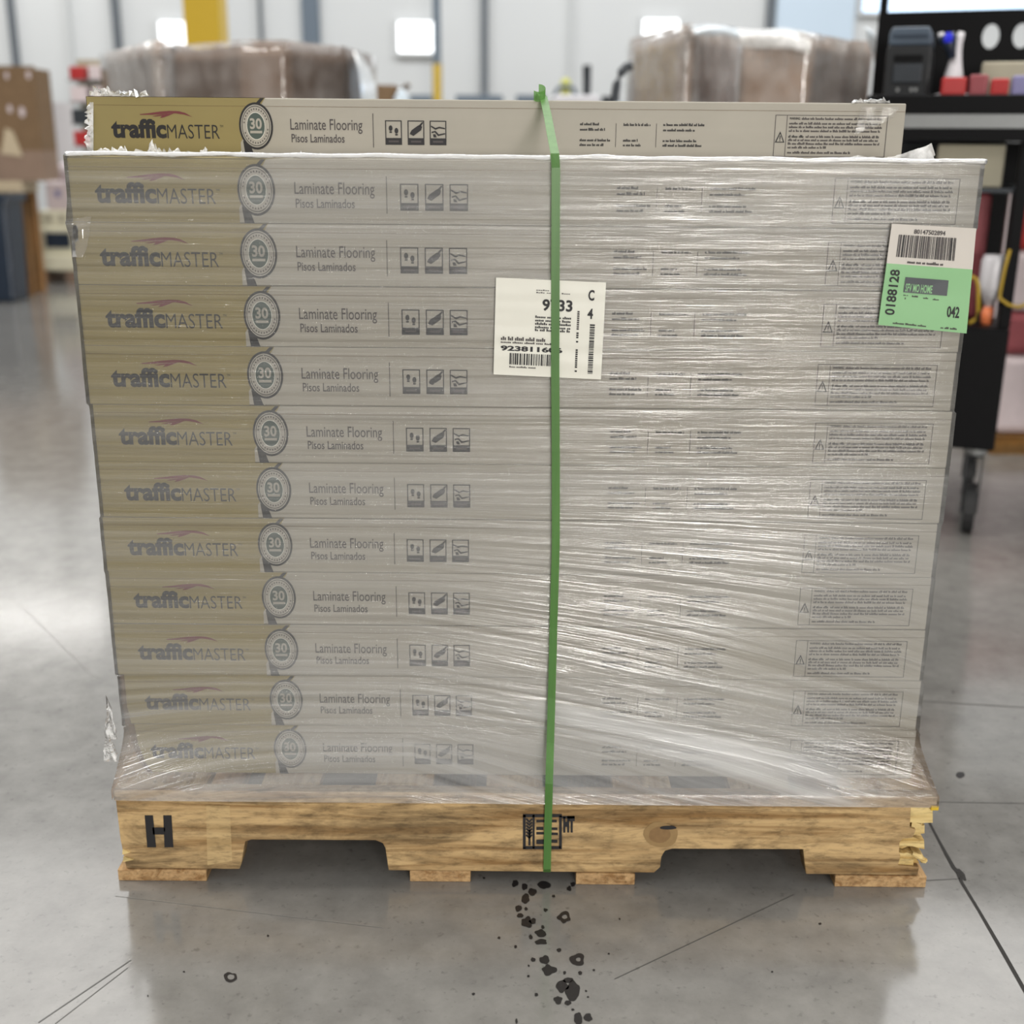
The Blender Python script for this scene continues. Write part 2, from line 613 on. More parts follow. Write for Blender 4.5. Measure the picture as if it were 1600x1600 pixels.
M['orange'] = plain('orange_cap', (236, 132, 84), .4)
M['cable_yellow'] = plain('yellow_cable', (168, 138, 34), .5)
M['carton'] = board('brown_cardboard', (126, 102, 76), .1)
M['carton_dark'] = board('dark_brown_cardboard', (146, 124, 108), .1)
M['gaylord'] = board('bulk_bin_cardboard', (190, 166, 148), .16, streak=(12, 12, 5))
M['tan'] = plain('beige_laminate', (200, 184, 156), .5)
M['oak'] = wood('table_wood', (160, 120, 78), (120, 86, 52), 'z')
M['navy'] = plain('navy_plastic', (34, 46, 62), .35, var=.2)
M['cream'] = plain('cream_plastic', (228, 224, 200), .4, var=.05)
M['wrap'] = film_mat('loose_wrap', haze=(.0, .55), scale=(7, 7, 4), bump=.6, gloss=1.1, hz=(.92, .88, .84))
M['thin_wrap'] = film_mat('thin_wrap', haze=(.0, .30), scale=(7, 7, 4), bump=.5, gloss=.9, hz=(.9, .84, .8))
M['liner'] = film_mat('pale_blue_liner', haze=(.6, .95), scale=(14, 14, 8), bump=.6, gloss=1.6, hz=(.78, .9, 1.0))
M['brown_wood'] = wood('dark_pallet_wood', (132, 92, 42), (92, 60, 26), 'x')
M['beige_box'] = board('beige_grey_box', (176, 170, 150), .08)
M['lilac'] = plain('lilac_plastic', (132, 128, 170), .5)
M['lime'] = plain('yellow_green_plastic', (206, 206, 90), .5)

# ------------------------------------------------------------------ the setting: floor, wall
fl = MB()
fl.quad((-16, -7, 0), (16, -7, 0), (16, 17, 0), (-16, 17, 0), 0)


def strip(px, wpx, m, z=.0006):
    P = [at_floor(*p) for p in px]
    for i in range(len(P) - 1):
        d = (P[i + 1] - P[i]).normalized()
        n = Vector((-d.y, d.x, 0))
        wa = wpx[i] if isinstance(wpx, (list, tuple)) else wpx
        wb = wpx[i + 1] if isinstance(wpx, (list, tuple)) else wpx
        q = [P[i] - n * wa, P[i + 1] - n * wb, P[i + 1] + n * wb, P[i] + n * wa]
        fl.quad(*[(v.x, v.y, z) for v in q], m)


strip([(1440, 1262), (1466, 1312), (1480, 1338), (1490, 1356), (1498, 1364), (1502, 1378), (1530, 1424), (1566, 1486), (1600, 1546), (1650, 1632)],
      [.002, .0022, .003, .0034, .0045, .0026, .0024, .003, .003, .003], 2)
strip([(1497, 1358), (1503, 1366), (1508, 1376)], [.002, .0042, .002], 2, .0008)
strip([(1380, 1252), (1640, 1256)], .0011, 3)
strip([(1440, 1376), (1500, 1373)], .0011, 3)
strip([(1380, 1092), (1640, 1108)], .0014, 3)
strip([(60, 1598), (205, 1500)], .0009, 3)
strip([(86, 1600), (200, 1512)], .0006, 3)
strip([(20, 935), (150, 1060)], .0006, 4)
strip([(180, 1400), (600, 1450)], .0005, 4)
strip([(960, 1530), (1240, 1398)], .0006, 3)


def stain(zx, zy, rx, ry, hole=0):
    """a blot of black residue, given in a 5.333x enlargement of the floor at 700,1350"""
    cx, cy = 700 + zx / 5.333, 1350 + zy / 5.333
    n = 22
    pts, inn = [], []
    sd = random.random() * 50
    for k in range(n):
        a = 2 * math.pi * k / n
        q = 1 + .42 * mnoise.noise(Vector((math.cos(a) * 1.3 + sd, math.sin(a) * 1.3, sd)))
        p = at_floor(cx + rx / 5.333 * q * math.cos(a), cy + ry / 5.333 * q * math.sin(a))
        pts.append((p.x, p.y, .0007))
        if hole:
            p = at_floor(cx + rx / 5.333 * hole * (q * .4 + .6) * math.cos(a) + .8, cy + ry / 5.333 * hole * (q * .4 + .6) * math.sin(a) - .4)
            inn.append((p.x, p.y, .0007))
    if hole:
        fl.add(pts + inn, [((k + 1) % n, k, k + n, (k + 1) % n + n) for k in range(n)], 1)
    else:
        fl.add(pts, [tuple(range(n - 1, -1, -1))], 1)


for s_ in [(560, 165, 26, 28), (640, 190, 28, 26), (800, 178, 56, 34), (1008, 208, 22, 20), (1040, 172, 22, 18), (702, 235, 36, 28), (648, 292, 34, 40),
           (590, 370, 24, 28), (600, 432, 26, 18), (650, 375, 14, 14), (655, 490, 48, 46), (705, 478, 28, 20), (775, 580, 48, 30), (775, 652, 52, 24), (968, 445, 58, 44, .42),
           (805, 800, 42, 34), (838, 886, 56, 44), (1082, 800, 58, 50, .35), (925, 720, 18, 16), (950, 1020, 52, 50), (1040, 1060, 60, 76), (1000, 970, 44, 20),
           (920, 1135, 34, 30), (1000, 1160, 26, 20), (1085, 1295, 40, 50), (1168, 1280, 34, 32), (425, 617, 13, 10), (562, 693, 13, 12), (710, 800, 19, 17),
           (1100, 910, 17, 15), (970, 908, 13, 13), (735, 1090, 13, 14), (212, 1085, 13, 10), (670, 937, 11, 10), (880, 270, 14, 10), (812, 385, 17, 14), (790, 528, 14, 15),
           (690, 610, 16, 18), (1215, 886, 11, 8), (672, 850, 8, 8), (1040, 1215, 13, 9), (1340, 750, 8, 7), (570, 1310, 10, 20), (-1813, 945, 55, 44, .55), (-1500, 600, 9, 8),
           (300, 120, 9, 8), (1430, 460, 8, 7), (1150, 1060, 9, 8), (1165, 1110, 9, 7), (4270, -740, 34, 26), (4210, -1430, 8, 7), (3400, -560, 14, 10), (3100, 500, 12, 9), (-2200, 900, 9, 6), (-2500, 1100, 8, 6), (2700, 900, 9, 7)]:
    stain(*s_)
structure(fl.build('floor', [M['concrete'], M['residue'], M['crack'], M['joint'], M['scuff']]))

WY = 15.5
wl = MB()
wl.box(-16, 16, WY, WY + .25, 0, 9)
structure(wl.build('wall_back', M['wall']))


def wall_strip(name, x0, x1, y0, y1, mat, Y=WY, t=.06, kids=None):
    a, b = at(x0, y1, Y), at(x1, y0, Y)
    m = MB()
    m.box(a.x, b.x, Y - t, Y, max(a.z, 0), b.z)
    return structure(m.build(name, mat))


k = 1
for x0, x1, mt in ((46, 54, 'seam'), (201, 211, 'seam'), (134, 137, 'wall'), (484, 510, 'steel_blue'), (752, 762, 'seam'), (886, 889, 'wall'), (1178, 1190, 'seam'), (420, 424, 'seam')):
    a, b = at(x0, 300, WY), at(x1, 300, WY)
    m = MB()
    m.box(a.x, b.x, WY - .10, WY, 0, 9)
    structure(m.build('trim_%d' % k, M[mt]))
    k += 1
for i, (x0, x1, y0, y1, mt) in enumerate(((253, 308, 34, 78, 'daylight'), (623, 678, 34, 82, 'daylight'), (1004, 1060, 31, 60, 'daylight'), (1345, 1720, -60, 19, 'daylight_blue'))):
    a, b = at(x0, y1, WY), at(x1, y0, WY)
    fr = MB()
    fr.box(a.x - .04, b.x + .04, WY - .07, WY - .0, a.z - .04, a.z)
    fr.box(a.x - .04, b.x + .04, WY - .07, WY - .0, b.z, b.z + .04)
    fr.box(a.x - .04, a.x, WY - .07, WY, a.z, b.z)
    fr.box(b.x, b.x + .04, WY - .07, WY, a.z, b.z)
    wf = structure(fr.build('window_%d' % (i + 1), M['wall']))
    pn = MB()
    pn.box(a.x, b.x, WY - .04, WY - .01, a.z, b.z)
    pn.build('window_pane', M[mt], wf)
# pale blue roller door at the right of the back wall
a, b = at(1192, 300, WY), at(1340, -60, WY)
m = MB()
m.box(a.x, b.x, WY - .08, WY - .005, 0, 5)
structure(m.build('door_1', M['wall_blue']))

# steel columns in front of the back wall, yellow guards at their feet
for (x0, x1, ysplit, Y, yel_top) in ((676, 691, 100, 14.0, False), (303, 357, 66, 9.5, True)):
    a, b = at(x0, 160, Y), at(x1, 160, Y)
    cx, hw = (a.x + b.x) / 2, (b.x - a.x) / 2
    st = thing('steel_column', 'slim blue-grey steel column with a yellow painted foot before the back wall' if not yel_top else 'yellow painted column behind the wrapped bulk bins at left', 'column', (cx, Y, 0))
    st['kind'] = 'structure'
    zs = at(x0, ysplit, Y).z if not yel_top else 3.0
    mm = MB(); mm.box(-hw * .8, hw * .8, -hw * .8, hw * .8, 0, 8.5)
    mm.build('shaft', M['steel_blue'], st, bevel=.01)
    mm = MB(); mm.prism_z([(hw * math.cos(t * math.pi / 6), hw * math.sin(t * math.pi / 6)) for t in range(12)] if not yel_top else [(-hw, -hw), (hw, -hw), (hw, hw), (-hw, hw)], 0, zs)
    mm.build('yellow_guard', M['yellow'], st)

# ------------------------------------------------------------------ pallet
Y0 = 1.601
DZ = .1595
PX0, PX1 = -.604, .652
PD = 2.80           # rear edge of the pallet
pal = thing('wooden_pallet', 'worn wooden stringer pallet on the concrete floor under the wrapped cartons', 'pallet', (0.024, Y0, 0))


def P(x, y, z):
    return (x - .024, y - Y0, z)


def gx(px, py, Y=Y0):
    return at(px, py, Y).x - .024


rail = MB()
rail.box(PX0 - .024, PX1 - .024, 0, .021, DZ - .019, DZ)
rail.build('lead_board', M['rail'], pal, bevel=.0012)
for px0, px1 in ((183, 325), (410, 500), (587, 677), (760, 848), (957, 1048), (1140, 1235), (1310, 1466)):
    x0 = at(px0, 1222, 1.63).x - .024
    x1 = at(px1, 1222, 1.63).x - .024
    if px0 == 183: x0 = PX0 - .024
    if px0 == 1310: x1 = PX1 - .024
    m = MB(); m.box(x0, x1, .022, PD - Y0, DZ - .017, DZ)
    m.build('deck_board', M['deck'], pal, bevel=.0012)
# front stringer with two fork notches
zt = DZ - .0195
def gz(px, py): return at(px, py, Y0 + .004).z
xa, xb = PX0 - .022, PX1 - .026
def outline(jag):
    zb = .0205
    n1a, n1b = gx(378, 1335), gx(605, 1330)
    n2a, n2b = gx(1034, 1335), gx(1258, 1345)
    nz1, nz2 = gz(490, 1312), gz(1140, 1326)
    pts = [(xa + .006, zb), (n1a - .006, zb), (n1a - .002, zb + .010), (n1a, zb + .022), (n1a + .006, nz1 - .003), (n1a + .016, nz1)]
    pts += [(n1b - .018, nz1 + .001), (n1b - .007, nz1 - .004), (n1b - .003, nz1 - .013), (n1b + .001, zb)]
    pts += [(n2a - .010, zb), (n2a - .001, zb + .010), (n2a, zb + .028), (n2a + .005, nz2 - .004), (n2a + .016, nz2)]
    pts += [(n2b - .004, nz2 + .001), (n2b - .001, nz2 - .018), (n2b + .004, zb)]
    if jag:
        pts += [(xb - .013, zb), (xb - .012, zb + .014), (xb - .045, zb + .017), (xb - .043, zb + .034), (xb - .046, zb + .040), (xb - .047, zb + .058), (xb - .043, zb + .064),
                (xb - .028, zb + .066), (xb - .024, zb + .080), (xb - .034, zb + .084), (xb - .036, zt)]
    else:
        pts += [(xb, zb), (xb, zt)]
    pts += [(xa, zt), (xa + .001, zb + .05), (xa + .004, zb + .02)]
    return pts
m = MB(); m.prism_y(outline(True), .002, .038); st1 = m.build('stringer', M['wood'], pal, bevel=.0012)
for yy in (.56, PD - Y0 - .038):  # left solid, without notches, to block light and darken the space below
    m = MB(); m.box(xa, xb, yy, yy + .036, .0205, zt); m.build('stringer', M['wood'], pal)
# broken right end: layers of fresh splintered wood
m = MB()
zb = .0205
for (x0, x1, y0, z0, z1, sl) in ((xb - .037, xb - .002, .004, zb + .092, zt, .002), (xb - .030, xb - .010, .007, zb + .083, zb + .091, .006), (xb - .035, xb - .009, .010, zb + .064, zb + .082, -.004),
                                 (xb - .046, xb - .006, .012, zb + .048, zb + .063, .006), (xb - .044, xb - .008, .015, zb + .040, zb + .049, -.003), (xb - .047, xb - .022, .006, zb + .018, zb + .039, .003),
                                 (xb - .023, xb - .004, .010, zb + .026, zb + .038, .008), (xb - .046, xb - .014, .014, zb + .0145, zb + .024, 0)):
    n = 5
    up = [(x0 + (x1 - x0) * i / n, z1 + (random.random() - .5) * .004 - sl * i / n) for i in range(n, -1, -1)]
    lo = [(x0 + (x1 - x0) * i / n, z0 + (random.random() - .5) * .004 - sl * i / n) for i in range(n + 1)]
    lo[-1] = (lo[-1][0] + .006 * random.random(), lo[-1][1])
    m.prism_y(lo + up, y0, .036)
m.tube([(xb - .024, .006, zb + .036), (xb - .012, .003, zb + .031), (xb - .004, .006, zb + .024), (xb - .006, .012, zb + .018)], [.003, .0045, .005, .002], 7)
m.build('splintered_end', M['fresh'], pal)
m = MB()
for (z0, l) in ((zb + .026, .012), (zb + .013, .016)):
    m.prism_y([(xa + .003, z0), (xa + .003 + l, z0 + .004), (xa + .004, z0 + .009)], -.001, .02)
m.build('splinter', M['fresh'], pal)
m = MB(); m.obox((xb - .001, .006, zt + .001), (.006, 0, 0), (0, .008, 0), (0, 0, .004)); m.build('yellow_tag', M['yellow'], pal, bevel=.001)
for px0, px1 in ((185, 323), (640, 735), (900, 992), (1305, 1448)):
    x0, x1 = gx(px0, 1370), gx(px1, 1370)
    m = MB(); m.box(x0, x1, -.001 + (.004 if px0 == 640 else 0), PD - Y0, .0002, .0198)
    m.build('bottom_board', M['block'], pal, bevel=.0012)
# stencils and marks on the stringer face
fy = Y0 + .0012
def facept(px, py):
    q = at(px, py, fy); return (q.x - .024, q.y - Y0, q.z)
pr = Print(lambda u, v: facept(u, v))
for q in ([(226, 1274), (239, 1274), (244, 1324), (230, 1324)], [(255, 1274), (268, 1274), (271, 1324), (257, 1324)], [(238, 1293), (258, 1293), (258, 1304), (239, 1304)]):
    pr.poly(q[::-1])
pr.b.build('stencil_letter', M['ink'], pal)
pr = Print(lambda u, v: facept(u, v))
# treatment stamp: framed wheat ear, three short lines, two letters outside
T_ = 3.0
for q in ((817, 1272, 878, 1277), (817, 1322, 878, 1327), (817, 1273, 821.5, 1326), (873.5, 1273, 878, 1326), (832, 1273, 835.5, 1326)):
    pr.rect(q[0], q[2], q[3], q[1])
for i in range(6):
    yy = 1280 + i * 5
    pr.poly([(827, yy + 6), (821.5, yy + 1), (823, yy - 2), (827, yy + 2), (831, yy - 2), (832, yy + 1)])
pr.rect(825.5, 829, 1321, 1296)
for (x0, x1, y0, y1) in ((838, 852, 1281, 1285), (855, 870, 1281, 1285), (838, 849, 1292, 1297), (852, 871, 1293, 1297), (838, 850, 1300, 1304), (854, 872, 1301, 1305), (838, 851, 1312, 1319), (855, 871, 1312, 1317)):
    pr.rect(x0, x1, y1, y0)
pr.b.build('treatment_stamp', M['ink'], pal)
pr = Print(lambda u, v: facept(u, v))
pr.rect(878, 898, 1279, 1275)
pr.text('HT', 880, 898, 1301, 1275, bold=.09)
pr.b.build('stencil_letters', M['ink'], pal)
# paler patch worn into the face beside the first notch
pr = Print(lambda u, v: facept(u, v))
pr.poly([(322, 1258), (359, 1259), (363, 1345), (324, 1352)][::-1])
M['pale_wood'] = wood('pale_worn_wood', (194, 166, 120), (168, 140, 96), 'x', (110, 96, 70), .35)
pr.b.build('pale_patch', M['pale_wood'], pal)
# knot and nail marks
kn = MB()
def ellips(cx, cy, rx, ry, m, dy):
    n = 20; ps = []
    for i in range(n):
        a = -2 * math.pi * i / n
        q = 1 + .25 * mnoise.noise(Vector((cx + math.cos(a), cy + math.sin(a), 3)))
        p = facept(cx + rx * q * math.cos(a), cy + ry * q * math.sin(a)); ps.append((p[0], p[1] - dy, p[2]))
    kn.add(ps, [tuple(range(n))], m)
ellips(1032, 1304, 27, 20, 0, 0)
ellips(1031, 1304, 17, 13, 1, .0002)
ellips(1044, 1293, 13, 3, 2, .0004)
M['knot'] = plain('wood_knot', (148, 120, 78), .7, var=.15, scale=90)
M['knot_dark'] = plain('wood_knot_core', (134, 104, 66), .7, var=.2, scale=120)
kn.build('knot', [M['knot'], M['knot_dark'], M['ink']], pal)

# ------------------------------------------------------------------ flooring cartons
CW, CH, CD = 1.22, .0834, .208
YF = 1.653
X_L = -.598
K = CW / 1273.0       # one printed unit


def cx_(px):           # layout column -> local x
    return (px - 140) * K - CW / 2


def cv(t):             # layout row (0 top .. 93 bottom) -> local z
    return CH * (1 - (t - 154) / 93.0)


def front(d):
    return lambda u, v: (cx_(u), -d, cv(v))


crt = thing('flooring_carton', 'uncovered grey flooring carton with gold end lying loose on top of the stack', 'carton', (0, 0, 0), 0, 'laminate flooring cartons')
m = MB(); m.box(-CW / 2, CW / 2, 0, CD, 0, CH)
m.build('carton_body', M['grey_card'], crt, bevel=.002)
# gold end: printed round the front, the left end and the top
pr = Print(front(.0005))
gtop, gbot = 417, 376
poly = [(140.3, 247), (gbot, 247), (gbot, 225), (gtop - 12, 175), (gtop, 154.3), (140.3, 154.3)]
pr.poly(poly)
g_ = pr.b
xl, xr = -CW / 2 - .0005, cx_(gtop)
g_.quad((xl, CD, 0.0005), (xl, 0, 0.0005), (xl, 0, CH), (xl, CD, CH))
g_.quad((xl, 0, CH + .0003), (xr, 0, CH + .0003), (xr, CD, CH + .0003), (xl, CD, CH + .0003))
gold = g_.build('gold_end_panel', M['gold_card'], crt)
# brand name with its swoosh
pr = Print(front(.0010))
pr.text('traffic', 175, 261, 219.5, 188.5, 0, bold=.042)
pr.text('MASTER', 262, 344, 219.5, 197, 0, bold=-.006)
pr.text('TM', 345, 350, 201, 197.5, 0)
def swoosh(pts): pr.poly(pts, 1)
swoosh([(221, 181.2), (236, 179.4), (252, 177), (268, 175.6), (282, 176), (292, 178.5), (303, 185), (291, 181.5), (278, 179.6), (266, 179.8), (254, 181.2), (240, 182.2), (222, 182.4)][::-1])
swoosh([(240, 184.2), (252, 182), (264, 180.2), (274, 179.8), (268, 182.5), (258, 186.2), (252, 187), (256, 183.5), (246, 184.8)][::-1])
pr.b.build('brand_print', [M['ink'], M['maroon']], gold)
# round seal
pr = Print(front(.0010))
sx, sy = 401.5, 198.5
pr.poly([(383, 247), (397, 247), (391, 228), (380, 222)], 0)
pr.poly([(400, 165), (409, 163), (416, 154.5), (410, 154.5)], 0)
pr.ellipse(sx, sy, 26.5, 37.5, 0)
pr.fn = front(.0014)
pr.ellipse(sx, sy, 23.5, 34, 1)
pr.fn = front(.0017)
pr.ring(sx, sy, 22, 32, .9, 1.1, 0)
for kx in range(30):
    a = 2 * math.pi * kx / 30
    if kx % 15 in (0, 14): continue
    pr.ellipse(sx + 18.6 * math.cos(a), sy + 27 * math.sin(a), 1.0, 1.6, 3, 6)
pr.ellipse(sx, sy, 14.6, 22, 2)
pr.fn = front(.0020)
pr.text('30', sx - 9.3, sx + 9.3, sy + 5, sy - 12.5, 1, bold=.03)
pr.rect(sx - 9.3, sx + 9.3, sy + 11.5, sy + 7.5, 1)
pr.ring(sx, sy, 14.6, 22, .8, 1.0, 4)
pr.b.build('warranty_seal', [M['ink'], M['seal_grey'], M['seal_green'], M['soft_ink'], M['seal_white']], crt)
# product name
pr = Print(front(.0008))
pr.text('Laminate Flooring', 455, 567.5, 209.5, 186.5, 0, bold=.004)
pr.text('Pisos Laminados', 456, 539, 224, 210.5, 0, bold=.012)
pr.rect(583.6, 584.8, 231, 177, 0)
pr.b.build('product_name_print', M['soft_ink'], crt)
# three pictograms
for i, x0 in enumerate((603, 638, 672.5)):
    x1 = x0 + 26
    pr = Print(front(.0008))
    pr.frame(x0, x1, 226.5, 187.5, 1.6, 0, -1.6)
    pr.rect(x0, x1, 226.5, 215.5, 0)
    pr.fn = front(.0011)
    pr.rect(x0 + 5, x1 - 5, 222.5, 219.5, 1)
    if i == 0:
        for (ex, ey) in ((x0 + 8.5, 200), (x0 + 17.5, 204)):
            pr.ellipse(ex, ey, 3, 4.6, 0, 14)
            pr.rect(ex - 2, ex + 2, ey + 7.5, ey + 5, 0)
    elif i == 1:
        pr.poly([(x0 + 3, 209), (x0 + 9, 212), (x0 + 21, 203), (x0 + 23, 197), (x0 + 17, 195), (x0 + 6, 203)], 0)
        pr.poly([(x0 + 17, 196), (x0 + 20, 198), (x0 + 24.5, 191), (x0 + 23, 189.5)], 0)
    else:
        pr.poly([(x0 + 2, 195), (x0 + 9, 199), (x0 + 15, 197), (x0 + 24, 199), (x0 + 24, 201), (x0 + 15, 199.5), (x0 + 9, 202), (x0 + 2, 197.5)][::-1], 0)
        pr.poly([(x0 + 3, 205), (x0 + 9, 203.5), (x0 + 14, 209), (x0 + 24, 207), (x0 + 24, 209), (x0 + 13, 212), (x0 + 8, 206), (x0 + 3, 207.5)][::-1], 0)
        pr.poly([(x0 + 5, 209), (x0 + 9, 209), (x0 + 11, 214), (x0 + 6, 214)][::-1], 0)
    pr.b.build('pictogram', [M['ink'], M['soft_ink']], crt)
# three short blocks of small print
rnd = random.Random(3)
pr = Print(front(.0008))
for (x0, x1, rows) in ((907, 955, ((190.5, .68), (199, .85), (216, 1.0), (223.5, .8))), (975, 1018, ((191, 1.0), (216, .55), (223.5, .66))), (1037, 1102, ((190.5, 1.0), (199, .78), (216, .82), (223.5, .95)))):
    for (ry, fl_) in rows:
        pr.micro(x0, x1, ry + 2.2, ry - 2.2, rnd, 0, 1.7, fl_)
for x in (963, 1026):
    pr.rect(x, x + .8, 227, 189, 1)
pr.b.build('small_print', [M['ink'], M['soft_ink']], crt)
# framed warning notice
pr = Print(front(.0008))
pr.frame(1211, 1386, 240, 173.5, .9, 1, -.9)
pr.rect(1229, 1229.8, 240, 173.5, 1)
pr.poly([(1212.5, 217.5), (1227.5, 217.5), (1220, 199.5)], 0)
pr.fn = front(.0011)
pr.poly([(1215, 216), (1225, 216), (1220, 203.5)], 2)
pr.fn = front(.0014)
pr.rect(1219.2, 1220.8, 212.6, 206.5, 0); pr.rect(1219.2, 1220.8, 215.2, 213.6, 0)
pr.fn = front(.0008)
pr.text('WARNING:', 1233, 1250, 181, 177, 0, bold=.02)
pr.micro(1252, 1379, 181, 177, rnd, 1, 1.7)
for r_, fl_ in ((186.6, .98), (192.4, 1), (198.4, .98)):
    pr.micro(1233, 1379, r_ + 2, r_ - 2, rnd, 1, 1.7, fl_)
pr.micro(1233, 1257, 209.5, 205.3, rnd, 0, 1.9)
pr.micro(1260, 1375, 209.5, 205.3, rnd, 1, 1.7)
for r_, fl_ in ((213, .98), (218.8, .99), (224.8, .42), (233, .68)):
    pr.micro(1233, 1379, r_ + 2, r_ - 2, rnd, 1, 1.7, fl_)
pr.b.build('warning_notice', [M['ink'], M['soft_ink'], M['grey_card']], crt)
# lid fold line just under the top edge
pr = Print(front(.0008))
pr.rect(141, 1412.5, 167.4, 166.9)
pr.b.build('lid_fold', M['raw_card'], crt)

jit = [0, -.0015, -.001, -.0015, .002, .002, 0, .001, .001, .004, .006]
yj = [0, .001, -.001, .0005, 0, .001, .0, .0015, 0, .001, .0015]
ORD = ['first', 'second', 'third', 'fourth', 'fifth', 'sixth', 'seventh', 'eighth', 'ninth', 'tenth']
rows = []
for i in range(11):
    z = DZ + .0005 + (10 - i) * (CH + .0004)
    lab = 'grey flooring carton with gold end under film, %s layer below the loose top carton' % ORD[i] if i < 10 else 'grey flooring carton with crushed left end at the bottom, standing on the pallet deck'
    if i == 9:
        lab = 'grey flooring carton with torn left corner, directly above the bottom carton of the stack'
    rows.append(dup(crt, (X_L + CW / 2 + jit[i], YF + yj[i], z), lab))
# crushed left ends of the two lowest cartons
for i, cut in ((9, [(0, CH), (.0, .03), (.004, .0)]), (10, [(0.006, CH), (.009, .05), (.018, .018), (.028, 0.0)])):
    r_ = rows[i]
    bp0 = [q for c0 in r_.children for q in c0.children][0]
    for ch in list(r_.children):
        if ch.name.startswith('carton_body') or ch.name.startswith('gold_end_panel'):
            bpy.data.objects.remove(ch)
    x0 = -CW / 2
    left = [(x0 + a, z) for a, z in cut]                       # top to bottom
    m = MB(); m.prism_y(left + [(CW / 2, 0), (CW / 2, CH)], 0, CD)
    m.build('carton_body', M['grey_card'], r_, bevel=.0015)
    gp = [(x + .0045, z + (.0 if z > .001 else .0005)) for x, z in left] + [(cx_(gbot), .0005), (cx_(gbot), cv(225)), (cx_(gtop - 12), cv(175)), (cx_(gtop), CH)]
    m = MB(); m.add([(x, -.0005, z) for x, z in gp], [tuple(range(len(gp)))])
    bp0.parent = m.build('gold_end_panel', M['gold_card'], r_)
    # brown torn edge of the board showing at the break
    m = MB()
    tl = left + [(left[-1][0] + .006, left[-1][1])]
    m.prism_y([(x - .004 + .002 * random.random(), z) for x, z in left] + [(x + .0055, z) for x, z in left[::-1]], -.0015, .05)
    m.build('torn_edge', M['raw_card'], r_)
# the rows behind the front one (only their ends and tops can be seen from the side)
for c in range(1, 5):
    for i in range(11):
        z = DZ + .0005 + (10 - i) * (CH + .0004)
        dup(crt, (X_L + CW / 2 + jit[i] + random.uniform(-.001, .001), YF + .003 + c * (CD + .004), z), 'grey flooring carton in the hidden rows behind the front stack', 'cartons in the rows behind',
            skip=('brand_print', 'warranty_seal', 'product_name_print', 'pictogram', 'small_print', 'warning_notice', 'lid_fold'))
ZTOP = DZ + .0005 + 11 * (CH + .0004)
crt.location = (-.0285, 1.869, ZTOP + .0005)

# ------------------------------------------------------------------ stretch film round the stack
FY = YF - .0045
fx0, fx1 = X_L - .0035, X_L + CW + .0075
fb = 2.722


def pull(x, z):
    """height along which a pleat of the film runs: level above, fanned out towards the pallet below"""
    s = 0
    if z < .62 and x > -.15:
        s += -.24 * min(1, (.62 - z) / .35) * (x + .15)
    if z < .34:
        s += .32 * min(1, (.34 - z) / .14) * .16 * math.tanh((x + .6) / .16)
    return z - s


def wr(x, z):
    """depth of the wrinkles of the film front"""
    zz = pull(x, z)
    d = .0016 * mnoise.noise(Vector((x * .9, zz * 46, 1.3)))
    d += .0006 * mnoise.noise(Vector((x * 1.5 + 5, zz * 85, 7.7)))
    return d


def wraps_and_glare(x, z):
    if z < .42:
        w = 1.0 + 1.2 * min(1, (.42 - z) / .2)
    elif z < .66:
        w = 1.3
    elif z < .98:
        w = .75
    else:
        w = 1.5
    if x > 0:       # bright glare painted as a milky band slanting to the right foot
        w += 1.6 * min(1, x / .1) * math.exp(-((z - (.275 - .24 * (x - .05))) / .022) ** 2) * max(0, min(1, (.58 - x) / .2))
    if z < .27:     # the last turn stops short of the right deck corner
        w *= 1 - .8 * max(0, min(1, (x - .50) / .08))
    return w + .35 * mnoise.noise(Vector((x * 1.2, z * 9, 4)))


film = thing('stretch_film', 'clear wrinkled stretch film wound round the stacked flooring cartons', 'plastic wrap', (0.02, YF, DZ))
FO = Vector((0.02, YF, DZ))
NX, NZ = 150, 300
zs = [DZ - .016 + (ZTOP + .003 - DZ + .016) * j / (NZ - 1) for j in range(NZ)]
v, f = [], []
ring_n = 0
for j, z in enumerate(zs):
    flare = 0
    if z < .235:
        flare = min(1, (.235 - z) / (.235 - DZ - .001))
    ring = []
    ff = flare ** 1.3
    yf = FY - ff * (FY - (Y0 - .003))
    row = max(0, min(10, 10 - int((z - DZ) / (CH + .0004))))
    xl_, xr_ = X_L + jit[row] - .0032, X_L + CW + jit[row] + .0034
    xa_ = xl_ - ff * max(0, xl_ - (PX0 - .0015))
    xb_ = xr_ + ff * max(0, (PX1 + .0015 - xr_))
    puff = .005 * math.exp(-((z - 1.0) / .018) ** 2)
    for i in range(NX):
        t = i / (NX - 1)
        x = xa_ + (xb_ - xa_) * t
        e = min(1, min(t, 1 - t) * 60)
        ring.append((x - (puff if i == 0 else 0), yf - .0018 * e - wr(x, z) * (1 if flare < 1 else .5), z))
    for i in range(1, 12):
        ring.append((xb_, yf + (fb - yf) * i / 12, z))
    for i in range(1, 20):
        ring.append((xb_ + (xa_ - xb_) * i / 20, fb, z))
    for i in range(0, 12):
        ring.append((xa_, fb + (yf - fb) * i / 12, z))
    ring_n = len(ring)
    v += [Vector(p) - FO for p in ring]
for j in range(NZ - 1):
    for i in range(ring_n):
        f.append((j * ring_n + i, j * ring_n + (i + 1) % ring_n, (j + 1) * ring_n + (i + 1) % ring_n, (j + 1) * ring_n + i))
m = MB(); m.add(v, f)
sheet = m.build('film_sheet', M['film_wound'], film, smooth=True)
uvl = sheet.data.uv_layers.new(name='UVMap')
per = []
for p_ in v:
    q_ = p_ + FO
    per.append((q_.x + (q_.y - FY) * (1 if q_.x > 0 else -1), pull(q_.x, q_.z)))
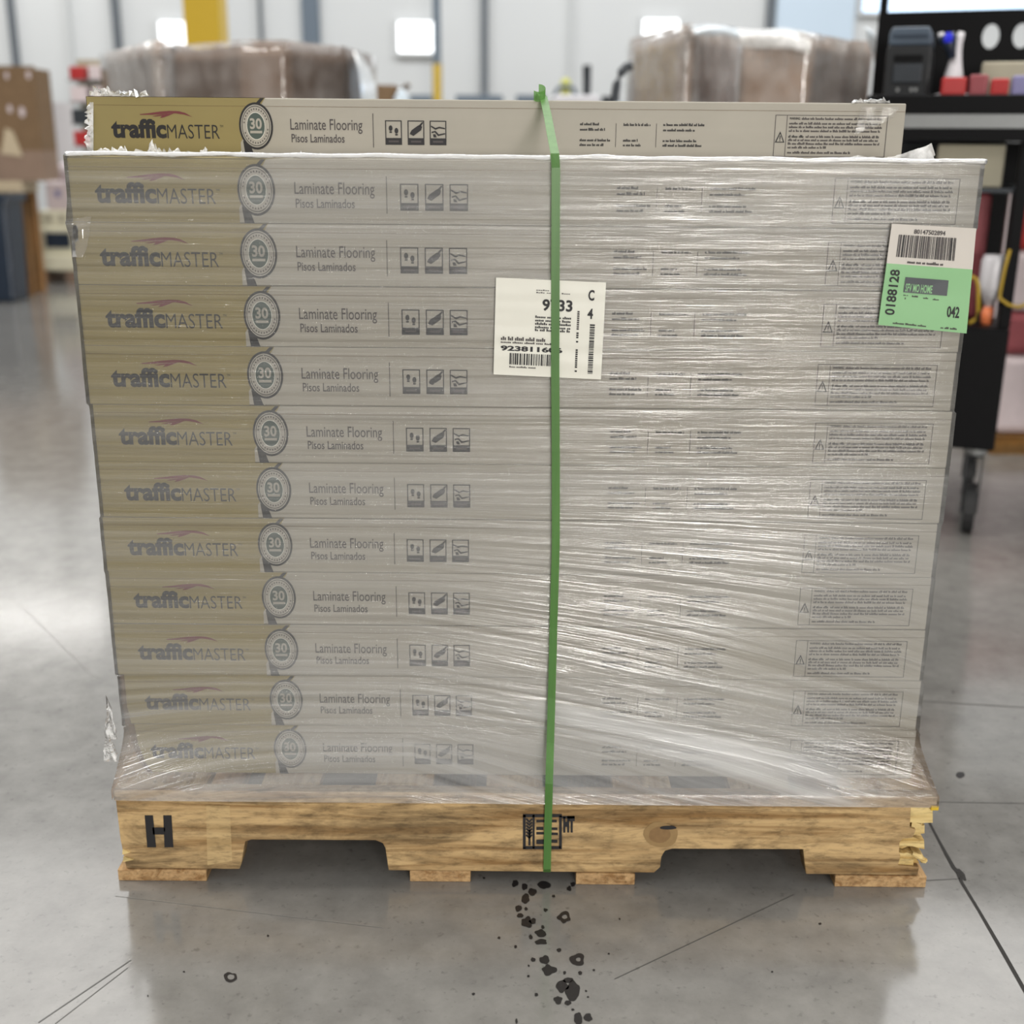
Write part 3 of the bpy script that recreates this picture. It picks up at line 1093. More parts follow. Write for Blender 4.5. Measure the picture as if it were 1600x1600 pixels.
for li, lp__ in enumerate(sheet.data.loops):
    uvl.data[li].uv = per[lp__.vertex_index]
wa = sheet.data.attributes.new('wraps_and_glare', 'FLOAT', 'POINT')
wa.data.foreach_set('value', [wraps_and_glare(p_.x + FO.x, p_.z + FO.z) for p_ in v])
# rolled upper edge
rnd = random.Random(11)
m = MB()
pts, rad = [], []
n = 240
for i in range(n):
    t = i / (n - 1)
    x = fx0 + .002 + (fx1 - fx0 - .004) * t
    pts.append(Vector((x, FY + .003 + .0015 * mnoise.noise(Vector((x * 9, 2, 0))), ZTOP + .0045 + .0016 * mnoise.noise(Vector((x * 14, 0, 4))))) - FO)
    rad.append(.0034 + .0014 * mnoise.noise(Vector((x * 30, 1, 1))))
m.tube(pts, rad, 8)
m.build('rolled_edge', M['milky'], film, smooth=True)
# film lapping over the top of the stack, with a ragged rear edge
m = MB()
vv, ff_ = [], []
n = 160
for i in range(n):
    x = fx0 + (fx1 - fx0) * i / (n - 1)
    reach = .10 + .05 * mnoise.noise(Vector((x * 7, 3, 3)))
    for j in range(6):
        y = FY + .004 + reach * j / 5
        vv.append(Vector((x, y, ZTOP + .004 + .0022 * mnoise.noise(Vector((x * 30, y * 60, 1))))) - FO)
for i in range(n - 1):
    for j in range(5):
        ff_.append((i * 6 + j, (i + 1) * 6 + j, (i + 1) * 6 + j + 1, i * 6 + j + 1))
m.add(vv, ff_)
m.build('top_lap', M['film'], film, smooth=True)


def shred(m, base, ax, h, seed, n=9, depth=.012, prof=None):
    """a crumpled flap of torn film standing on a base line"""
    r = random.Random(seed)
    base, ax, h = Vector(base), Vector(ax), Vector(h)
    v = []
    rows_ = 5
    nrm = ax.cross(h).normalized()
    for i in range(n):
        t = i / (n - 1)
        k = prof(t) if prof else (.45 + .55 * r.random()) * (1 - abs(2 * t - 1) ** 4 * .7)
        for j in range(rows_):
            s = j / (rows_ - 1)
            v.append(base + ax * (t + (r.random() - .5) * .06) + h * (k * s) + nrm * ((r.random() - .5) * depth * (s + .15)))
    f = [(i * rows_ + j, (i + 1) * rows_ + j, (i + 1) * rows_ + j + 1, i * rows_ + j + 1) for i in range(n - 1) for j in range(rows_ - 1)]
    m.add(v, f)


m = MB()
for (px0, px1, ph, sd) in ((150, 176, 12, 1), (168, 190, 9, 2), (182, 200, 15, 3), (205, 240, 8, 4), (232, 246, 24, 5), (244, 262, 10, 6), (258, 284, 13, 7), (284, 322, 7, 8), (312, 326, 13, 9), (330, 372, 5, 10), (372, 384, 8, 14), (460, 480, 6, 11), (540, 556, 6, 12), (1270, 1300, 5, 13), (1300, 1385, 6, 15)):
    a = at(px0, 240, FY + .03); b = at(px1, 240, FY + .03)
    a.z = b.z = ZTOP + .003
    shred(m, a - FO, b - a, (0, .004, ph * .00088 * 1.05), sd, 9, .010)
m.build('torn_fringe', M['scrap'], film, smooth=True)
m = MB()
a = at(1365, 238, FY + .05); b = at(1462, 238, FY + .05); a.z = b.z = ZTOP + .004
shred(m, a - FO, b - a, (0, .004, .026), 21, 16, .012, lambda t: (.08 + .9 * t ** 1.6) * (1 if t < .97 else .3))
m.build('corner_flap', M['scrap'], film, smooth=True)
m = MB()
a = at(186, 1168, FY - .002)
for q, (px, py, w, h, sd) in enumerate(((183, 1155, -16, 72, 31), (183, 1190, -20, 56, 32))):
    base = at(px, py, FY + .01); tip = at(px + w, py, FY + .01)
    top = at(px + w * .5, py - h, FY + .01)
    shred(m, base - FO, tip - base, top - base, sd, 7, .014)
m.build('torn_flap', M['scrap'], film, smooth=True)
# pinched film at the upper left corner of the second layer
m = MB()
vv, ff_ = [], []
for i in range(9):
    for j in range(11):
        s, t = i / 8, j / 10
        px = 112 + s * (30 - 14 * t ** 2)
        py = 340 + 62 * t
        q = at(px, py, FY - .004 - .006 * math.sin(math.pi * s) * math.sin(math.pi * t))
        q += Vector((mnoise.noise(q * 60), mnoise.noise(q * 70), mnoise.noise(q * 65))) * .0022
        vv.append(q - FO)
for i in range(8):
    for j in range(10):
        ff_.append((i * 11 + j, (i + 1) * 11 + j, (i + 1) * 11 + j + 1, i * 11 + j + 1))
m.add(vv, ff_)
m.build('pinched_corner', M['thin_wrap'], film, smooth=True)

# film scraps still clinging to the loose carton
fs = thing('film_scrap', 'white torn film scrap clinging to the left end of the loose top carton', 'plastic scrap')
sc = MB()
for (px0, px1, ph, sd) in ((142, 172, 12, 41), (158, 200, 10, 42), (190, 232, 6, 43)):
    a = at(px0, 158, 1.871); b = at(px1, 158, 1.871); a.z = b.z = ZTOP + CH + .0015
    shred(sc, a, b - a, (0, -.006, ph * .0013), sd, 11, .018)
sc.build('top_shreds', M['scrap'], fs, smooth=True)
sc = MB()
for (py0, py1, sd) in ((160, 190, 45), (178, 215, 46), (205, 238, 47)):
    a = at(146, py1, 1.866); b = at(146, py0, 1.866)
    shred(sc, a, b - a, (-.015, -.003, 0), sd, 11, .016)
sc.build('side_shreds', M['scrap'], fs, smooth=True)
fs = thing('film_scrap', 'clear film scrap stuck on the right upper corner of the loose top carton', 'plastic scrap')
sc = MB()
for (px0, px1, ph, sd) in ((1330, 1368, 6, 51), (1350, 1390, 7, 52)):
    a = at(px0, 164, 1.871); b = at(px1, 164, 1.871); a.z = b.z = ZTOP + CH + .0015
    shred(sc, a, b - a, (0, -.004, ph * .00098), sd, 9, .012)
sc.build('top_shreds', M['scrap'], fs, smooth=True)
sc = MB()
vv, ff_ = [], []
for i in range(10):
    for j in range(7):
        s, t = i / 9, j / 6
        q = at(1345 + 60 * s - 10 * t, 167 + (44 - 26 * s) * t, 1.8655)
        q += Vector((0, mnoise.noise(q * 80) * .0018 - .001, 0))
        vv.append(q)
for i in range(9):
    for j in range(6):
        ff_.append((i * 7 + j, i * 7 + j + 1, (i + 1) * 7 + j + 1, (i + 1) * 7 + j))
sc.add(vv, ff_)
sc.build('clear_patch', M['film'], fs, smooth=True)

# ------------------------------------------------------------------ paper labels on the film
def bilinear(c, Y):
    q = [at(x, y, Y) for x, y in c]       # tl, tr, br, bl
    return lambda u, v: tuple((q[0] * (1 - u) + q[1] * u) * (1 - v) + (q[3] * (1 - u) + q[2] * u) * v)


def off(fn, d):
    return lambda u, v: (fn(u, v)[0], fn(u, v)[1] - d, fn(u, v)[2])


LY = FY - .0062
base = bilinear(((775, 433.5), (947, 441.5), (939, 593), (771, 585)), LY)
def wavy(fn, amp, fz):
    def g2(u, v):
        p = fn(u, v)
        return (p[0], p[1] - amp * mnoise.noise(Vector((u * 1.2, v * fz, .3))), p[2])
    return g2
b1 = wavy(base, .0010, 9)
lab = thing('shipping_label', 'white square shipping label with barcode behind the green strap', 'label', base(.5, 1))
LO = Vector(base(.5, 1))
m = MB(); vv, ff_ = [], []
for i in range(13):
    for j in range(37):
        vv.append(Vector(b1(i / 12, j / 36)) - LO)
for i in range(12):
    for j in range(36):
        ff_.append((i * 37 + j, i * 37 + j + 1, (i + 1) * 37 + j + 1, (i + 1) * 37 + j))
m.add(vv, ff_)
m.build('paper', M['paper'], lab, smooth=True)


def lp(fn, o):
    return lambda u, v: tuple(Vector(fn(u, v)) - o)


rnd = random.Random(5)
pr = Print(lp(off(b1, .0009), LO))
pr.text('9733', .43, .705, .315, .195, 0, bold=.03)
pr.text('C', .845, .90, .19, .08, 0, bold=.03)
pr.text('4', .845, .895, .375, .27, 0, bold=.03)
for v0 in (.10, .125):
    pr.micro(.37, .69, v0 + .012, v0, rnd, 1, .02, .5 if v0 < .11 else 1)
for v0 in (.365, .40, .435, .47, .50):
    pr.micro(.37, .70, v0 + .026, v0, rnd, 0, .016)
pr.micro(.06, .48, .635, .595, rnd, 1, .017)
pr.micro(.06, .60, .665, .645, rnd, 1, .016)
pr.text('923811606', .06, .63, .745, .69, 0, bold=.04)
x = .145
while x < .60:
    w = rnd.choice((.006, .009, .014))
    pr.rect(x, x + w, .885, .765, 0)
    x += w + rnd.choice((.005, .007, .011))
pr.micro(.145, .40, .918, .90, rnd, 1, .014)
y = .43
while y < .945:
    w = rnd.choice((.006, .010, .016))
    pr.rect(.873, .918, min(y + w, .95), y, 0)
    y += w + rnd.choice((.005, .008))
y = .30
while y < .93:
    if rnd.random() < .8:
        pr.rect(.752, .772, y + .016, y, 0 if y > .5 else 1)
    y += .022
pr.b.build('label_print', [M['ink'], M['soft_ink']], lab)

LY2 = FY - .0065
base2 = bilinear(((1393.5, 349.5), (1526, 357), (1510, 521), (1372, 507.5)), LY2)
b2 = wavy(base2, .0016, 3)
lab = thing('shipping_label', 'green and white inventory label on the right edge of the film', 'label', base2(.5, 1))
LO = Vector(base2(.5, 1))
for (nm, v0, v1, mt) in (('white_half', 0, .385, 'paper_grey'), ('green_half', .385, 1, 'paper_green')):
    m = MB(); vv, ff_ = [], []
    for i in range(13):
        for j in range(17):
            vv.append(Vector(b2(i / 12, v0 + (v1 - v0) * j / 16)) - LO)
    for i in range(12):
        for j in range(16):
            ff_.append((i * 17 + j, i * 17 + j + 1, (i + 1) * 17 + j + 1, (i + 1) * 17 + j))
    m.add(vv, ff_)
    m.build(nm, M[mt], lab, smooth=True)
pr = Print(lp(off(b2, .0009), LO))
pr.text('80147502894', .27, .64, .085, .04, 1, bold=.02)
x = .10
while x < .775:
    w = rnd.choice((.008, .012, .020))
    pr.rect(x, x + w, .315, .10, 0 if rnd.random() < .5 else 1)
    x += w + rnd.choice((.006, .009, .013))
pr.micro(.235, .66, .37, .342, rnd, 1, .018)
pr.text('0188128', .055, .165, .89, .44, 0, bold=.02, rot=True)
pr.rect(.235, .735, .655, .505, 2)
pr.fn = lp(off(b2, .0013), LO)
pr.text('SFV MO HOME', .25, .56, .645, .565, 3, bold=.02)
pr.fn = lp(off(b2, .0009), LO)
for (u0, u1, v0) in ((.24, .30, .672), (.34, .42, .678), (.47, .54, .685), (.58, .66, .69), (.26, .285, .705)):
    pr.micro(u0, u1, v0 + .016, v0, rnd, 1, .014)
pr.text('042', .755, .895, .86, .75, 0, bold=.02)
pr.micro(.16, .55, .975, .955, rnd, 1, .016)
pr.micro(.70, .90, .975, .955, rnd, 1, .016)
pr.b.build('label_print', [M['ink'], M['soft_ink'], M['dark_grey'], M['paper_green']], lab)

# ------------------------------------------------------------------ green strap
SY = FY - .0085
cen = [(849, 163, 1.872), (856, 182, 1.80), (861, 210, 1.72), (867, 240, SY + .004), (868.5, 262, SY), (868, 420, SY), (867.5, 560, SY), (868.5, 720, SY), (868.5, 850, SY), (865, 980, SY), (862, 1090, SY - .004), (860, 1160, SY - .012),
       (858, 1225, Y0 - .009), (857.5, 1250, Y0 - .0065), (856, 1300, Y0 - .004), (855, 1358, Y0 - .004)]
P3 = [at(x, y, Y) for x, y, Y in cen]
ztop = ZTOP + CH + .002
back = [Vector((P3[0].x - .004, 1.90, ztop + .010)), Vector((P3[0].x - .006, 1.96, ztop + .006)), Vector((P3[0].x - .006, 2.075, ztop)), Vector((P3[0].x - .004, 2.11, ZTOP + .02)), Vector((P3[0].x, fb + .004, ZTOP + .004)), Vector((P3[0].x, fb + .006, .16)), Vector((P3[0].x, PD + .004, .03))]
P3[0].z = ztop + .003
path = back[::-1] + P3
path += [Vector((P3[-1].x, Y0 + .004, .019)), Vector((P3[-1].x, Y0 + .04, .019))]


def ribbon(path, w, t):
    m = MB(); vv = []
    path = [Vector(p) for p in path]
    for i, p in enumerate(path):
        tg = (path[min(i + 1, len(path) - 1)] - path[max(i - 1, 0)]).normalized()
        side = Vector((1, 0, 0))
        side = (side - tg * side.dot(tg)).normalized()
        nn = side.cross(tg).normalized()
        vv += [p - side * w / 2 - nn * t / 2, p + side * w / 2 - nn * t / 2, p + side * w / 2 + nn * t / 2, p - side * w / 2 + nn * t / 2]
    ff_ = []
    for i in range(len(path) - 1):
        for q in range(4):
            ff_.append((i * 4 + q, i * 4 + (q + 1) % 4, (i + 1) * 4 + (q + 1) % 4, (i + 1) * 4 + q))
    m.add(vv, ff_)
    return m


strap = thing('packing_strap', 'green plastic packing strap running down the middle of the stack', 'strap', P3[-1])
SO = P3[-1].copy()
m = ribbon([p - SO for p in path], .0115, .0009)
m.build('strap_band', M['strap'], strap)
# loose twist of strap on top of the loose carton
q0 = at(848, 160, 1.872)
lp_ = [(q0.x - .006 + .010 * math.sin(t), 1.872 + .012 * math.cos(t), ztop + .009 + .006 * math.cos(t * 1.0)) for t in [k * .5 for k in range(9)]]
m = MB(); vv = []
for p in lp_:
    vv += [Vector(p) - SO + Vector((0, 0, -.007)), Vector(p) - SO + Vector((0, .001, .007))]
m.add(vv, [(i * 2, i * 2 + 2, i * 2 + 3, i * 2 + 1) for i in range(len(lp_) - 1)])
m.build('strap_twist', M['strap'], strap)

# ------------------------------------------------------------------ bulk bins behind, wrapped in film
def wrapbox(root, poly, h, mat, wrapmat, amp=.008, seed=0, off_=.004, top_in=.0):
    """an open corrugated bin of a given plan, with a loose film cover"""
    m = MB()
    n = len(poly)
    cx = sum(p[0] for p in poly) / n; cy = sum(p[1] for p in poly) / n
    inn = [(cx + (x - cx) * .96, cy + (y - cy) * .96) for x, y in poly]
    hh = [h + .03 * mnoise.noise(Vector((x * 3 + seed, y * 3, 0))) for x, y in poly]
    v = [(x, y, 0) for x, y in poly] + [(x, y, z) for (x, y), z in zip(poly, hh)] + [(x, y, z) for (x, y), z in zip(inn, hh)] + [(x, y, h * .9) for x, y in inn]
    f = [tuple(range(n - 1, -1, -1))]
    for l in range(3):
        f += [(l * n + i, l * n + (i + 1) % n, (l + 1) * n + (i + 1) % n, (l + 1) * n + i) for i in range(n)]
    f.append(tuple(range(3 * n, 4 * n)))
    m.add(v, f)
    m.build('bin_body', mat, root)
    m = MB(); vv = []
    sub = 7
    out = []
    for i in range(n):
        a, b = Vector(poly[i] + (0,)), Vector(poly[(i + 1) % n] + (0,))
        for k_ in range(sub):
            p = a.lerp(b, k_ / sub)
            d = Vector((p.x - cx, p.y - cy, 0)).normalized()
            out.append((p, d))
    NZ_ = 24
    for j in range(NZ_):
        z = .05 + (h + .012 - .05) * j / (NZ_ - 1)
        for p, d in out:
            q = p + d * (off_ + amp * (.5 + .5 * mnoise.noise(Vector((p.x * 9 + seed, p.y * 9, z * 5)))))
            vv.append((q.x, q.y, z))
    nn = len(out)
    top = []
    for p, d in out:
        q = p - d * .06
        top.append((q.x, q.y, h + .01 + .03 * mnoise.noise(Vector((p.x * 12, p.y * 12, seed)))))
    vv += top
    f = [(j * nn + i, j * nn + (i + 1) % nn, (j + 1) * nn + (i + 1) % nn, (j + 1) * nn + i) for j in range(NZ_) for i in range(nn)]
    m.add(vv, f)
    m.build('film_cover', wrapmat, root, smooth=True)


def plan(pxs, Y0s):
    """front corners given by the picture column and a distance"""
    return [(at(px, 120, Y).x, Y) for px, Y in zip(pxs, Y0s)]


def bin_thing(name, label, pxs, Ys, depth, ytop, **kw):
    fr = plan(pxs, Ys)
    xs = [p[0] for p in fr]
    Yb = max(Ys) + depth
    poly = fr + [(fr[-1][0] - kw.get('rb', .02), Yb), (fr[0][0] + kw.get('lb', .02), Yb)]
    cx, cy = (fr[0][0] + fr[-1][0]) / 2, (min(Ys) + Yb) / 2
    i = Ys.index(min(Ys))
    h = at(pxs[i], ytop, min(Ys)).z
    t = thing(name, label, 'bulk box', (cx, cy, 0), 0, 'wrapped bulk boxes behind the stack')
    poly = [(x - cx, y - cy) for x, y in poly]
    wrapbox(t, poly, h, kw.get('mat', M['gaylord']), kw.get('wrap', M['wrap']), kw.get('amp', .008), kw.get('seed', 0))
    return t, cx, cy, h


bl, *_ = bin_thing('bulk_bin', 'film wrapped cardboard bulk bin behind the left end of the stack', (160, 252, 284), (6.9, 5.9, 6.1), .5, 67, seed=3)
b2_, c2x, c2y, c2h = bin_thing('bulk_bin', 'wide dark brown eight-sided bulk bin behind the brand end of the loose carton', (272, 376, 446, 540, 578), (5.3, 5.0, 4.95, 5.3, 5.7), .4, 68, mat=M['carton_dark'], seed=9, wrap=M['thin_wrap'])
br1, *_ = bin_thing('bulk_bin', 'tall film wrapped bulk bin with a corner facing forward, right of centre', (986, 1070, 1156), (5.3, 4.65, 5.2), .4, 43, seed=5)
br2, *_ = bin_thing('bulk_bin', 'film wrapped bulk bin directly left of the black workstation', (1158, 1264, 1318, 1356), (4.3, 4.2, 4.45, 4.5), .25, 58, seed=14, lb=.1)


def liner(parent, pts, seed, name='plastic_liner', mat=None):
    """a crumpled sheet of pale liner hanging out of a bin: rows of (px,py,Y) from left to right edge pairs"""
    m = MB(); vv = []
    o = parent.location
    nrow = 9
    for (a, b) in pts:
        pa, pb = at(*a), at(*b)
        for k_ in range(nrow):
            q = pa.lerp(pb, k_ / (nrow - 1))
            q = q + Vector((0, -.05 * math.sin(math.pi * k_ / (nrow - 1)) + .03 * mnoise.noise(q * 14 + Vector((seed, 0, 0))), .02 * mnoise.noise(q * 17)))
            vv.append(q - o)
    n = len(pts)
    m.add(vv, [(i * nrow + k_, i * nrow + k_ + 1, (i + 1) * nrow + k_ + 1, (i + 1) * nrow + k_) for i in range(n - 1) for k_ in range(nrow - 1)])
    return m.build(name, mat or M['liner'], parent, smooth=True)


liner(b2_, [((553, 82, 5.3), (562, 84, 5.5)), ((560, 110, 5.2), (578, 108, 5.5)), ((564, 140, 5.15), (588, 138, 5.5)), ((566, 185, 5.15), (590, 185, 5.5))], 1)
liner(br1, [((1080, 38, 4.6), (1084, 58, 4.55)), ((1100, 33, 4.7), (1108, 56, 4.62)), ((1125, 36, 4.8), (1130, 55, 4.7)), ((1150, 42, 4.8), (1152, 62, 4.75))], 2)
liner(br2, [((1150, 44, 4.3), (1152, 76, 4.24)), ((1185, 47, 4.3), (1188, 74, 4.2)), ((1225, 46, 4.3), (1230, 78, 4.17)), ((1262, 45, 4.3), (1264, 84, 4.17))], 3, mat=M['scrap'])
liner(br2, [((1338, 36, 4.45), (1352, 62, 4.42)), ((1350, 40, 4.45), (1362, 80, 4.42)), ((1362, 48, 4.45), (1372, 92, 4.42)), ((1366, 96, 4.4), (1380, 146, 4.4))], 4)

# brown carton standing behind the bulk bins
a, b = at(586, 170, 7.5), at(616, 132, 7.5)
t = thing('cardboard_box', 'small brown cardboard box right of the dark bulk bin, far back', 'box', ((a.x + b.x) / 2, 7.7, 0))
hw = (b.x - a.x) / 2
m = MB(); m.box(-hw, hw, -.15, .2, 0, b.z); m.build('box_body', M['carton'], t, bevel=.006)
m = MB(); m.obox((hw + .02, 0, b.z - .03), (.05, 0, .04), (0, .15, 0), (.002, 0, -.003)); m.build('box_flap', M['carton'], t)
a, b = at(618, 165, 7.4), at(637, 138, 7.4)
t = thing('plastic_bag', 'pale blue plastic bag beside the small brown box far back', 'bag', ((a.x + b.x) / 2, 7.4, 0))
m = MB(); m.lathe([(.06, 0), (.075, .3), (.07, .9), (.05, b.z - .06), (.012, b.z)], (0, 0, 0), 12); m.build('bag_body', M['liner'], t, smooth=True)

# ------------------------------------------------------------------ low machinery along the back
def rack(px0, px1, Y, lab_):
    a, b = at(px0, 148, Y), at(px1, 148, Y)
    t = thing('guard_rail', lab_, 'guard rail', ((a.x + b.x) / 2, Y, 0), 0, 'low grey guard rails')
    hw_ = (b.x - a.x) / 2
    m_ = MB(); m_.box(-hw_, hw_, -.03, .03, a.z - .10, a.z); m_.build('rail', M['steel_blue'], t, bevel=.01)
    for sx_ in (-hw_ + .04, hw_ - .04):
        m_ = MB(); m_.box(sx_ - .04, sx_ + .04, -.04, .04, 0, a.z - .1); m_.build('post', M['steel_blue'], t)


rack(640, 676, 13.0, 'low grey guard rail left of the yellow footed column')
rack(712, 786, 13.0, 'low grey guard rail right of the yellow footed column')
rack(806, 852, 13.0, 'low grey guard rail behind the top of the green strap')
a = at(862, 145, 9.0); b = at(935, 145, 9.0)
t = thing('floor_machine', 'white wheeled machine with dark upright handle behind the loose carton', 'machine', ((a.x + b.x) / 2, 9.0, 0))
o = t.location
hw = (b.x - a.x) / 2
m = MB(); m.box(-hw, hw, -.2, .3, .12, a.z - .02); m.build('machine_body', M['white_plastic'], t, bevel=.03)
m = MB()
for sx_ in (-hw * .7, hw * .7):
    m.tube([(sx_, -.15, .08), (sx_, .25, .08)], .08, 14)
m.build('wheels', M['rubber'], t)
q0, q1 = at(917, 140, 9.0) - o, at(917, 102, 9.0) - o
m = MB(); m.tube([q0 - Vector((0, 0, .05)), q1], [.028, .032], 10); m.build('handle', M['dark_grey'], t)
q = at(884, 131, 9.0) - o
m = MB(); m.lathe([(.03, -.08), (.04, -.03), (.035, .02), (.01, .04)], q, 10); m.build('knob', M['lime'], t, smooth=True)
pts = [at(x, y, 8.95) - o for x, y in ((866, 150), (872, 138), (884, 134), (896, 138), (901, 150))]
m = MB(); m.tube(pts, .015, 8); m.build('grab_bar', M['steel_blue'], t)
# dark hose hooped up beside the right bulk bin
pts = [at(x, y, 4.65) for x, y in ((962, 175), (961, 150), (964, 130), (970, 114), (978, 105), (988, 103))]
t = thing('hose', 'dark hose arching up against the left side of the right bulk bins', 'hose', (pts[0].x, 4.65, 0))
m = MB(); m.tube([Vector((pts[0].x, 4.65, .0)) - t.location] + [p - t.location for p in pts], .016, 8); m.build('hose_tube', M['dark_grey'], t, smooth=True)
m = MB(); m.tube([pts[1] - t.location + Vector((.02, 0, -.3)), pts[1] - t.location + Vector((.025, 0, -.02))], .028, 8); m.build('hose_sleeve', M['liner'], t)
a = at(940, 150, 8.0); b = at(958, 150, 8.0)
t = thing('trolley', 'dark grey trolley end between the white machine and the hose', 'trolley', ((a.x + b.x) / 2, 8.0, 0))
hw = (b.x - a.x) / 2
m = MB(); m.box(-hw, hw, -.05, .05, .1, a.z); m.build('trolley_panel', M['dark_grey'], t, bevel=.01)
m = MB(); m.tube([(-hw, 0, .06), (hw, 0, .06)], .06, 12); m.build('wheel', M['rubber'], t)

# ------------------------------------------------------------------ left background: table, cartons, bins, crates
TY = 8.85
def tx(px, py, Y=TY): return at(px, py, Y)
a, b = tx(-120, 300), tx(34, 283)
tbl = thing('work_table', 'wooden work table with beige top at the far left edge', 'table', ((a.x + b.x) / 2, TY + .15, 0))
hw = (b.x - a.x) / 2
m = MB(); m.box(-hw, hw, -.15, .15, a.z, b.z); m.build('table_top', M['tan'], tbl, bevel=.006)
for sx_, sy_ in ((-1, -1), (1, -1), (1, 1), (-1, 1)):
    cxx = sx_ * (hw - .06)
    m = MB(); m.box(cxx - .045, cxx + .045, sy_ * .11 - .03, sy_ * .11 + .03, 0, a.z); m.build('leg', M['oak'], tbl)
topz = b.z
# tall open carton on the table
a, b = tx(-60, 275), tx(52, 103)
bx = thing('cardboard_box', 'tall brown cardboard box with torn holes standing on the work table', 'box', ((a.x + b.x) / 2, TY + .15, topz))
hw = (b.x - a.x) / 2; hh = b.z - topz
m = MB()
m.box(-hw, hw, -.145, .145, 0, hh * .27, 1); m.box(-hw, hw, -.145, -.135, hh * .27, hh); m.box(hw - .01, hw, -.135, .145, hh * .27, hh * .98); m.box(-hw, hw, .135, .145, hh * .27, hh * .96); m.box(-hw, -hw + .01, -.135, .135, hh * .27, hh)
m.build('box_body', [M['carton'], M['carton_dark']], bx)
o = Vector(bx.location)
m = MB()
q = [tx(8, 200) - o, tx(2, 240) - o, tx(36, 245) - o, tx(20, 205) - o]
m.add([(v_.x, -.153, v_.z) for v_ in q] + [(v_.x, -.1465, v_.z) for v_ in q], [(0, 1, 2, 3), (7, 6, 5, 4), (0, 4, 5, 1), (1, 5, 6, 2), (2, 6, 7, 3), (3, 7, 4, 0)])
m.build('torn_flap', M['tan'], bx)
m = MB()
for (px, py, w) in ((15, 170, 3.5), (34, 175, 4.5), (10, 118, 3), (44, 117, 3.5)):
    c_ = tx(px, py) - o; rr = w / F_PX * TY
    m = MB(); m.add([(c_.x + rr * math.cos(k_ * .628), -.1465, c_.z + 1.7 * rr * math.sin(k_ * .628)) for k_ in range(10)], [tuple(range(10))])
    m.build('paper_patch', M['pink_white'], bx)
# navy bin under the table edge
a, b = tx(-70, 418, 8.42), tx(4, 304, 8.42)
bn = thing('storage_bin', 'dark navy plastic bin on the floor in front of the work table', 'bin', ((a.x + b.x) / 2, 8.6, 0))
hw = (b.x - a.x) / 2; hh = b.z
m = MB(); m.add([(-hw * .9, -.13, 0), (hw * .9, -.13, 0), (hw * .9, .13, 0), (-hw * .9, .13, 0), (-hw, -.16, hh), (hw, -.16, hh), (hw, .16, hh), (-hw, .16, hh)], [(3, 2, 1, 0), (4, 5, 6, 7), (0, 1, 5, 4), (1, 2, 6, 5), (2, 3, 7, 6), (3, 0, 4, 7)])
m.build('bin_body', M['navy'], bn, bevel=.02)
m = MB(); m.box(-hw - .02, hw + .02, -.18, .18, hh - .06, hh + .0); m.build('bin_rim', M['navy'], bn, bevel=.01)
m = MB(); m.box(hw - .42, hw - .2, -.195, -.182, hh - .14, hh - .07); m.build('bin_pale_slab', M['slate'], bn)  # paler slab on the front of the bin
# cream crates and white parcels
YC = 9.65
def crate(px0, px1, py0, py1, nm, lab_, cat, mat, Y=YC, depth=.5, z0=None):
    a_, b_ = at(px0, py1, Y), at(px1, py0, Y)
    zz = a_.z if z0 is None else z0
    t_ = thing(nm, lab_, cat, ((a_.x + b_.x) / 2, Y + depth / 2, zz))
    return t_, (b_.x - a_.x) / 2, b_.z - zz, zz
t, hw, hh, z0 = crate(36, 128, 356, 424, 'machine_base', 'cream machine base with dark window on the floor at far left', 'machine', None, z0=0)
o = Vector(t.location)
m = MB()
hb_ = hh * .52
m.box(-hw, hw, -.25, .25, .10, hb_); m.box(-hw + .05, hw, -.22, .25, hb_ + .001, hh)
m.build('housing', M['cream'], t, bevel=.015)
q0, q1 = at(73, 387, YC) - o, at(109, 364, YC) - o
m = MB(); m.box(q0.x, q1.x, -.262, -.252, q0.z, q1.z); m.build('dark_window', M['navy'], t)
for sx_ in (-hw * .6, hw * .6):
    m = MB(); m.box(sx_ - .08, sx_ + .08, -.2, .2, 0, .1); m.build('foot', M['carton_dark'], t)
top1 = hh
t, hw, hh, z1 = crate(58, 122, 330, 356, 'plastic_crate', 'cream crate lying on top of the cream machine base', 'crate', None, z0=top1)
m = MB(); m.box(-hw, hw, -.2, .2, 0, hh); m.build('crate_body', M['cream'], t, bevel=.01)
m = MB()
for sx_ in (-.5, .1, .6):
    m.box(sx_ * hw - .02, sx_ * hw + .02, -.205, -.2005, hh * .3, hh * .75)
m.build('hand_slot', M['beige_box'], t)
top2 = top1 + hh
t, hw, hh, z2 = crate(68, 124, 284, 328, 'white_parcel', 'white parcel with a dark round mark on top of the cream crate', 'parcel', None, z0=top2)
m = MB(); m.box(-hw, hw, -.18, .18, 0, hh); m.build('parcel_body', M['pink_white'], t, bevel=.02)
c_ = at(85, 303, YC) - Vector(t.location)
m = MB(); m.add([(c_.x + .026 * math.cos(k_ * .524), -.026 - YC + YC - .16, c_.z + .03 * math.sin(k_ * .524)) for k_ in range(12)], [tuple(range(12))]); m.build('round_mark', M['lilac'], t)
for ch in t.children:
    if ch.name.startswith('round_mark'):
        for vtx in ch.data.vertices: vtx.co.y = -.1815
top3 = top2 + hh
t, hw, hh, z3 = crate(70, 122, 252, 284, 'padded_bag', 'pinkish padded bag slumped on the white parcel', 'bag', None, z0=top3)
m = MB(); m.lathe([(hw * .75, 0), (hw, hh * .3), (hw * .85, hh * .75), (hw * .3, hh)], (0, 0, 0), 16); m.build('bag_body', M['pink_white'], t, smooth=True)
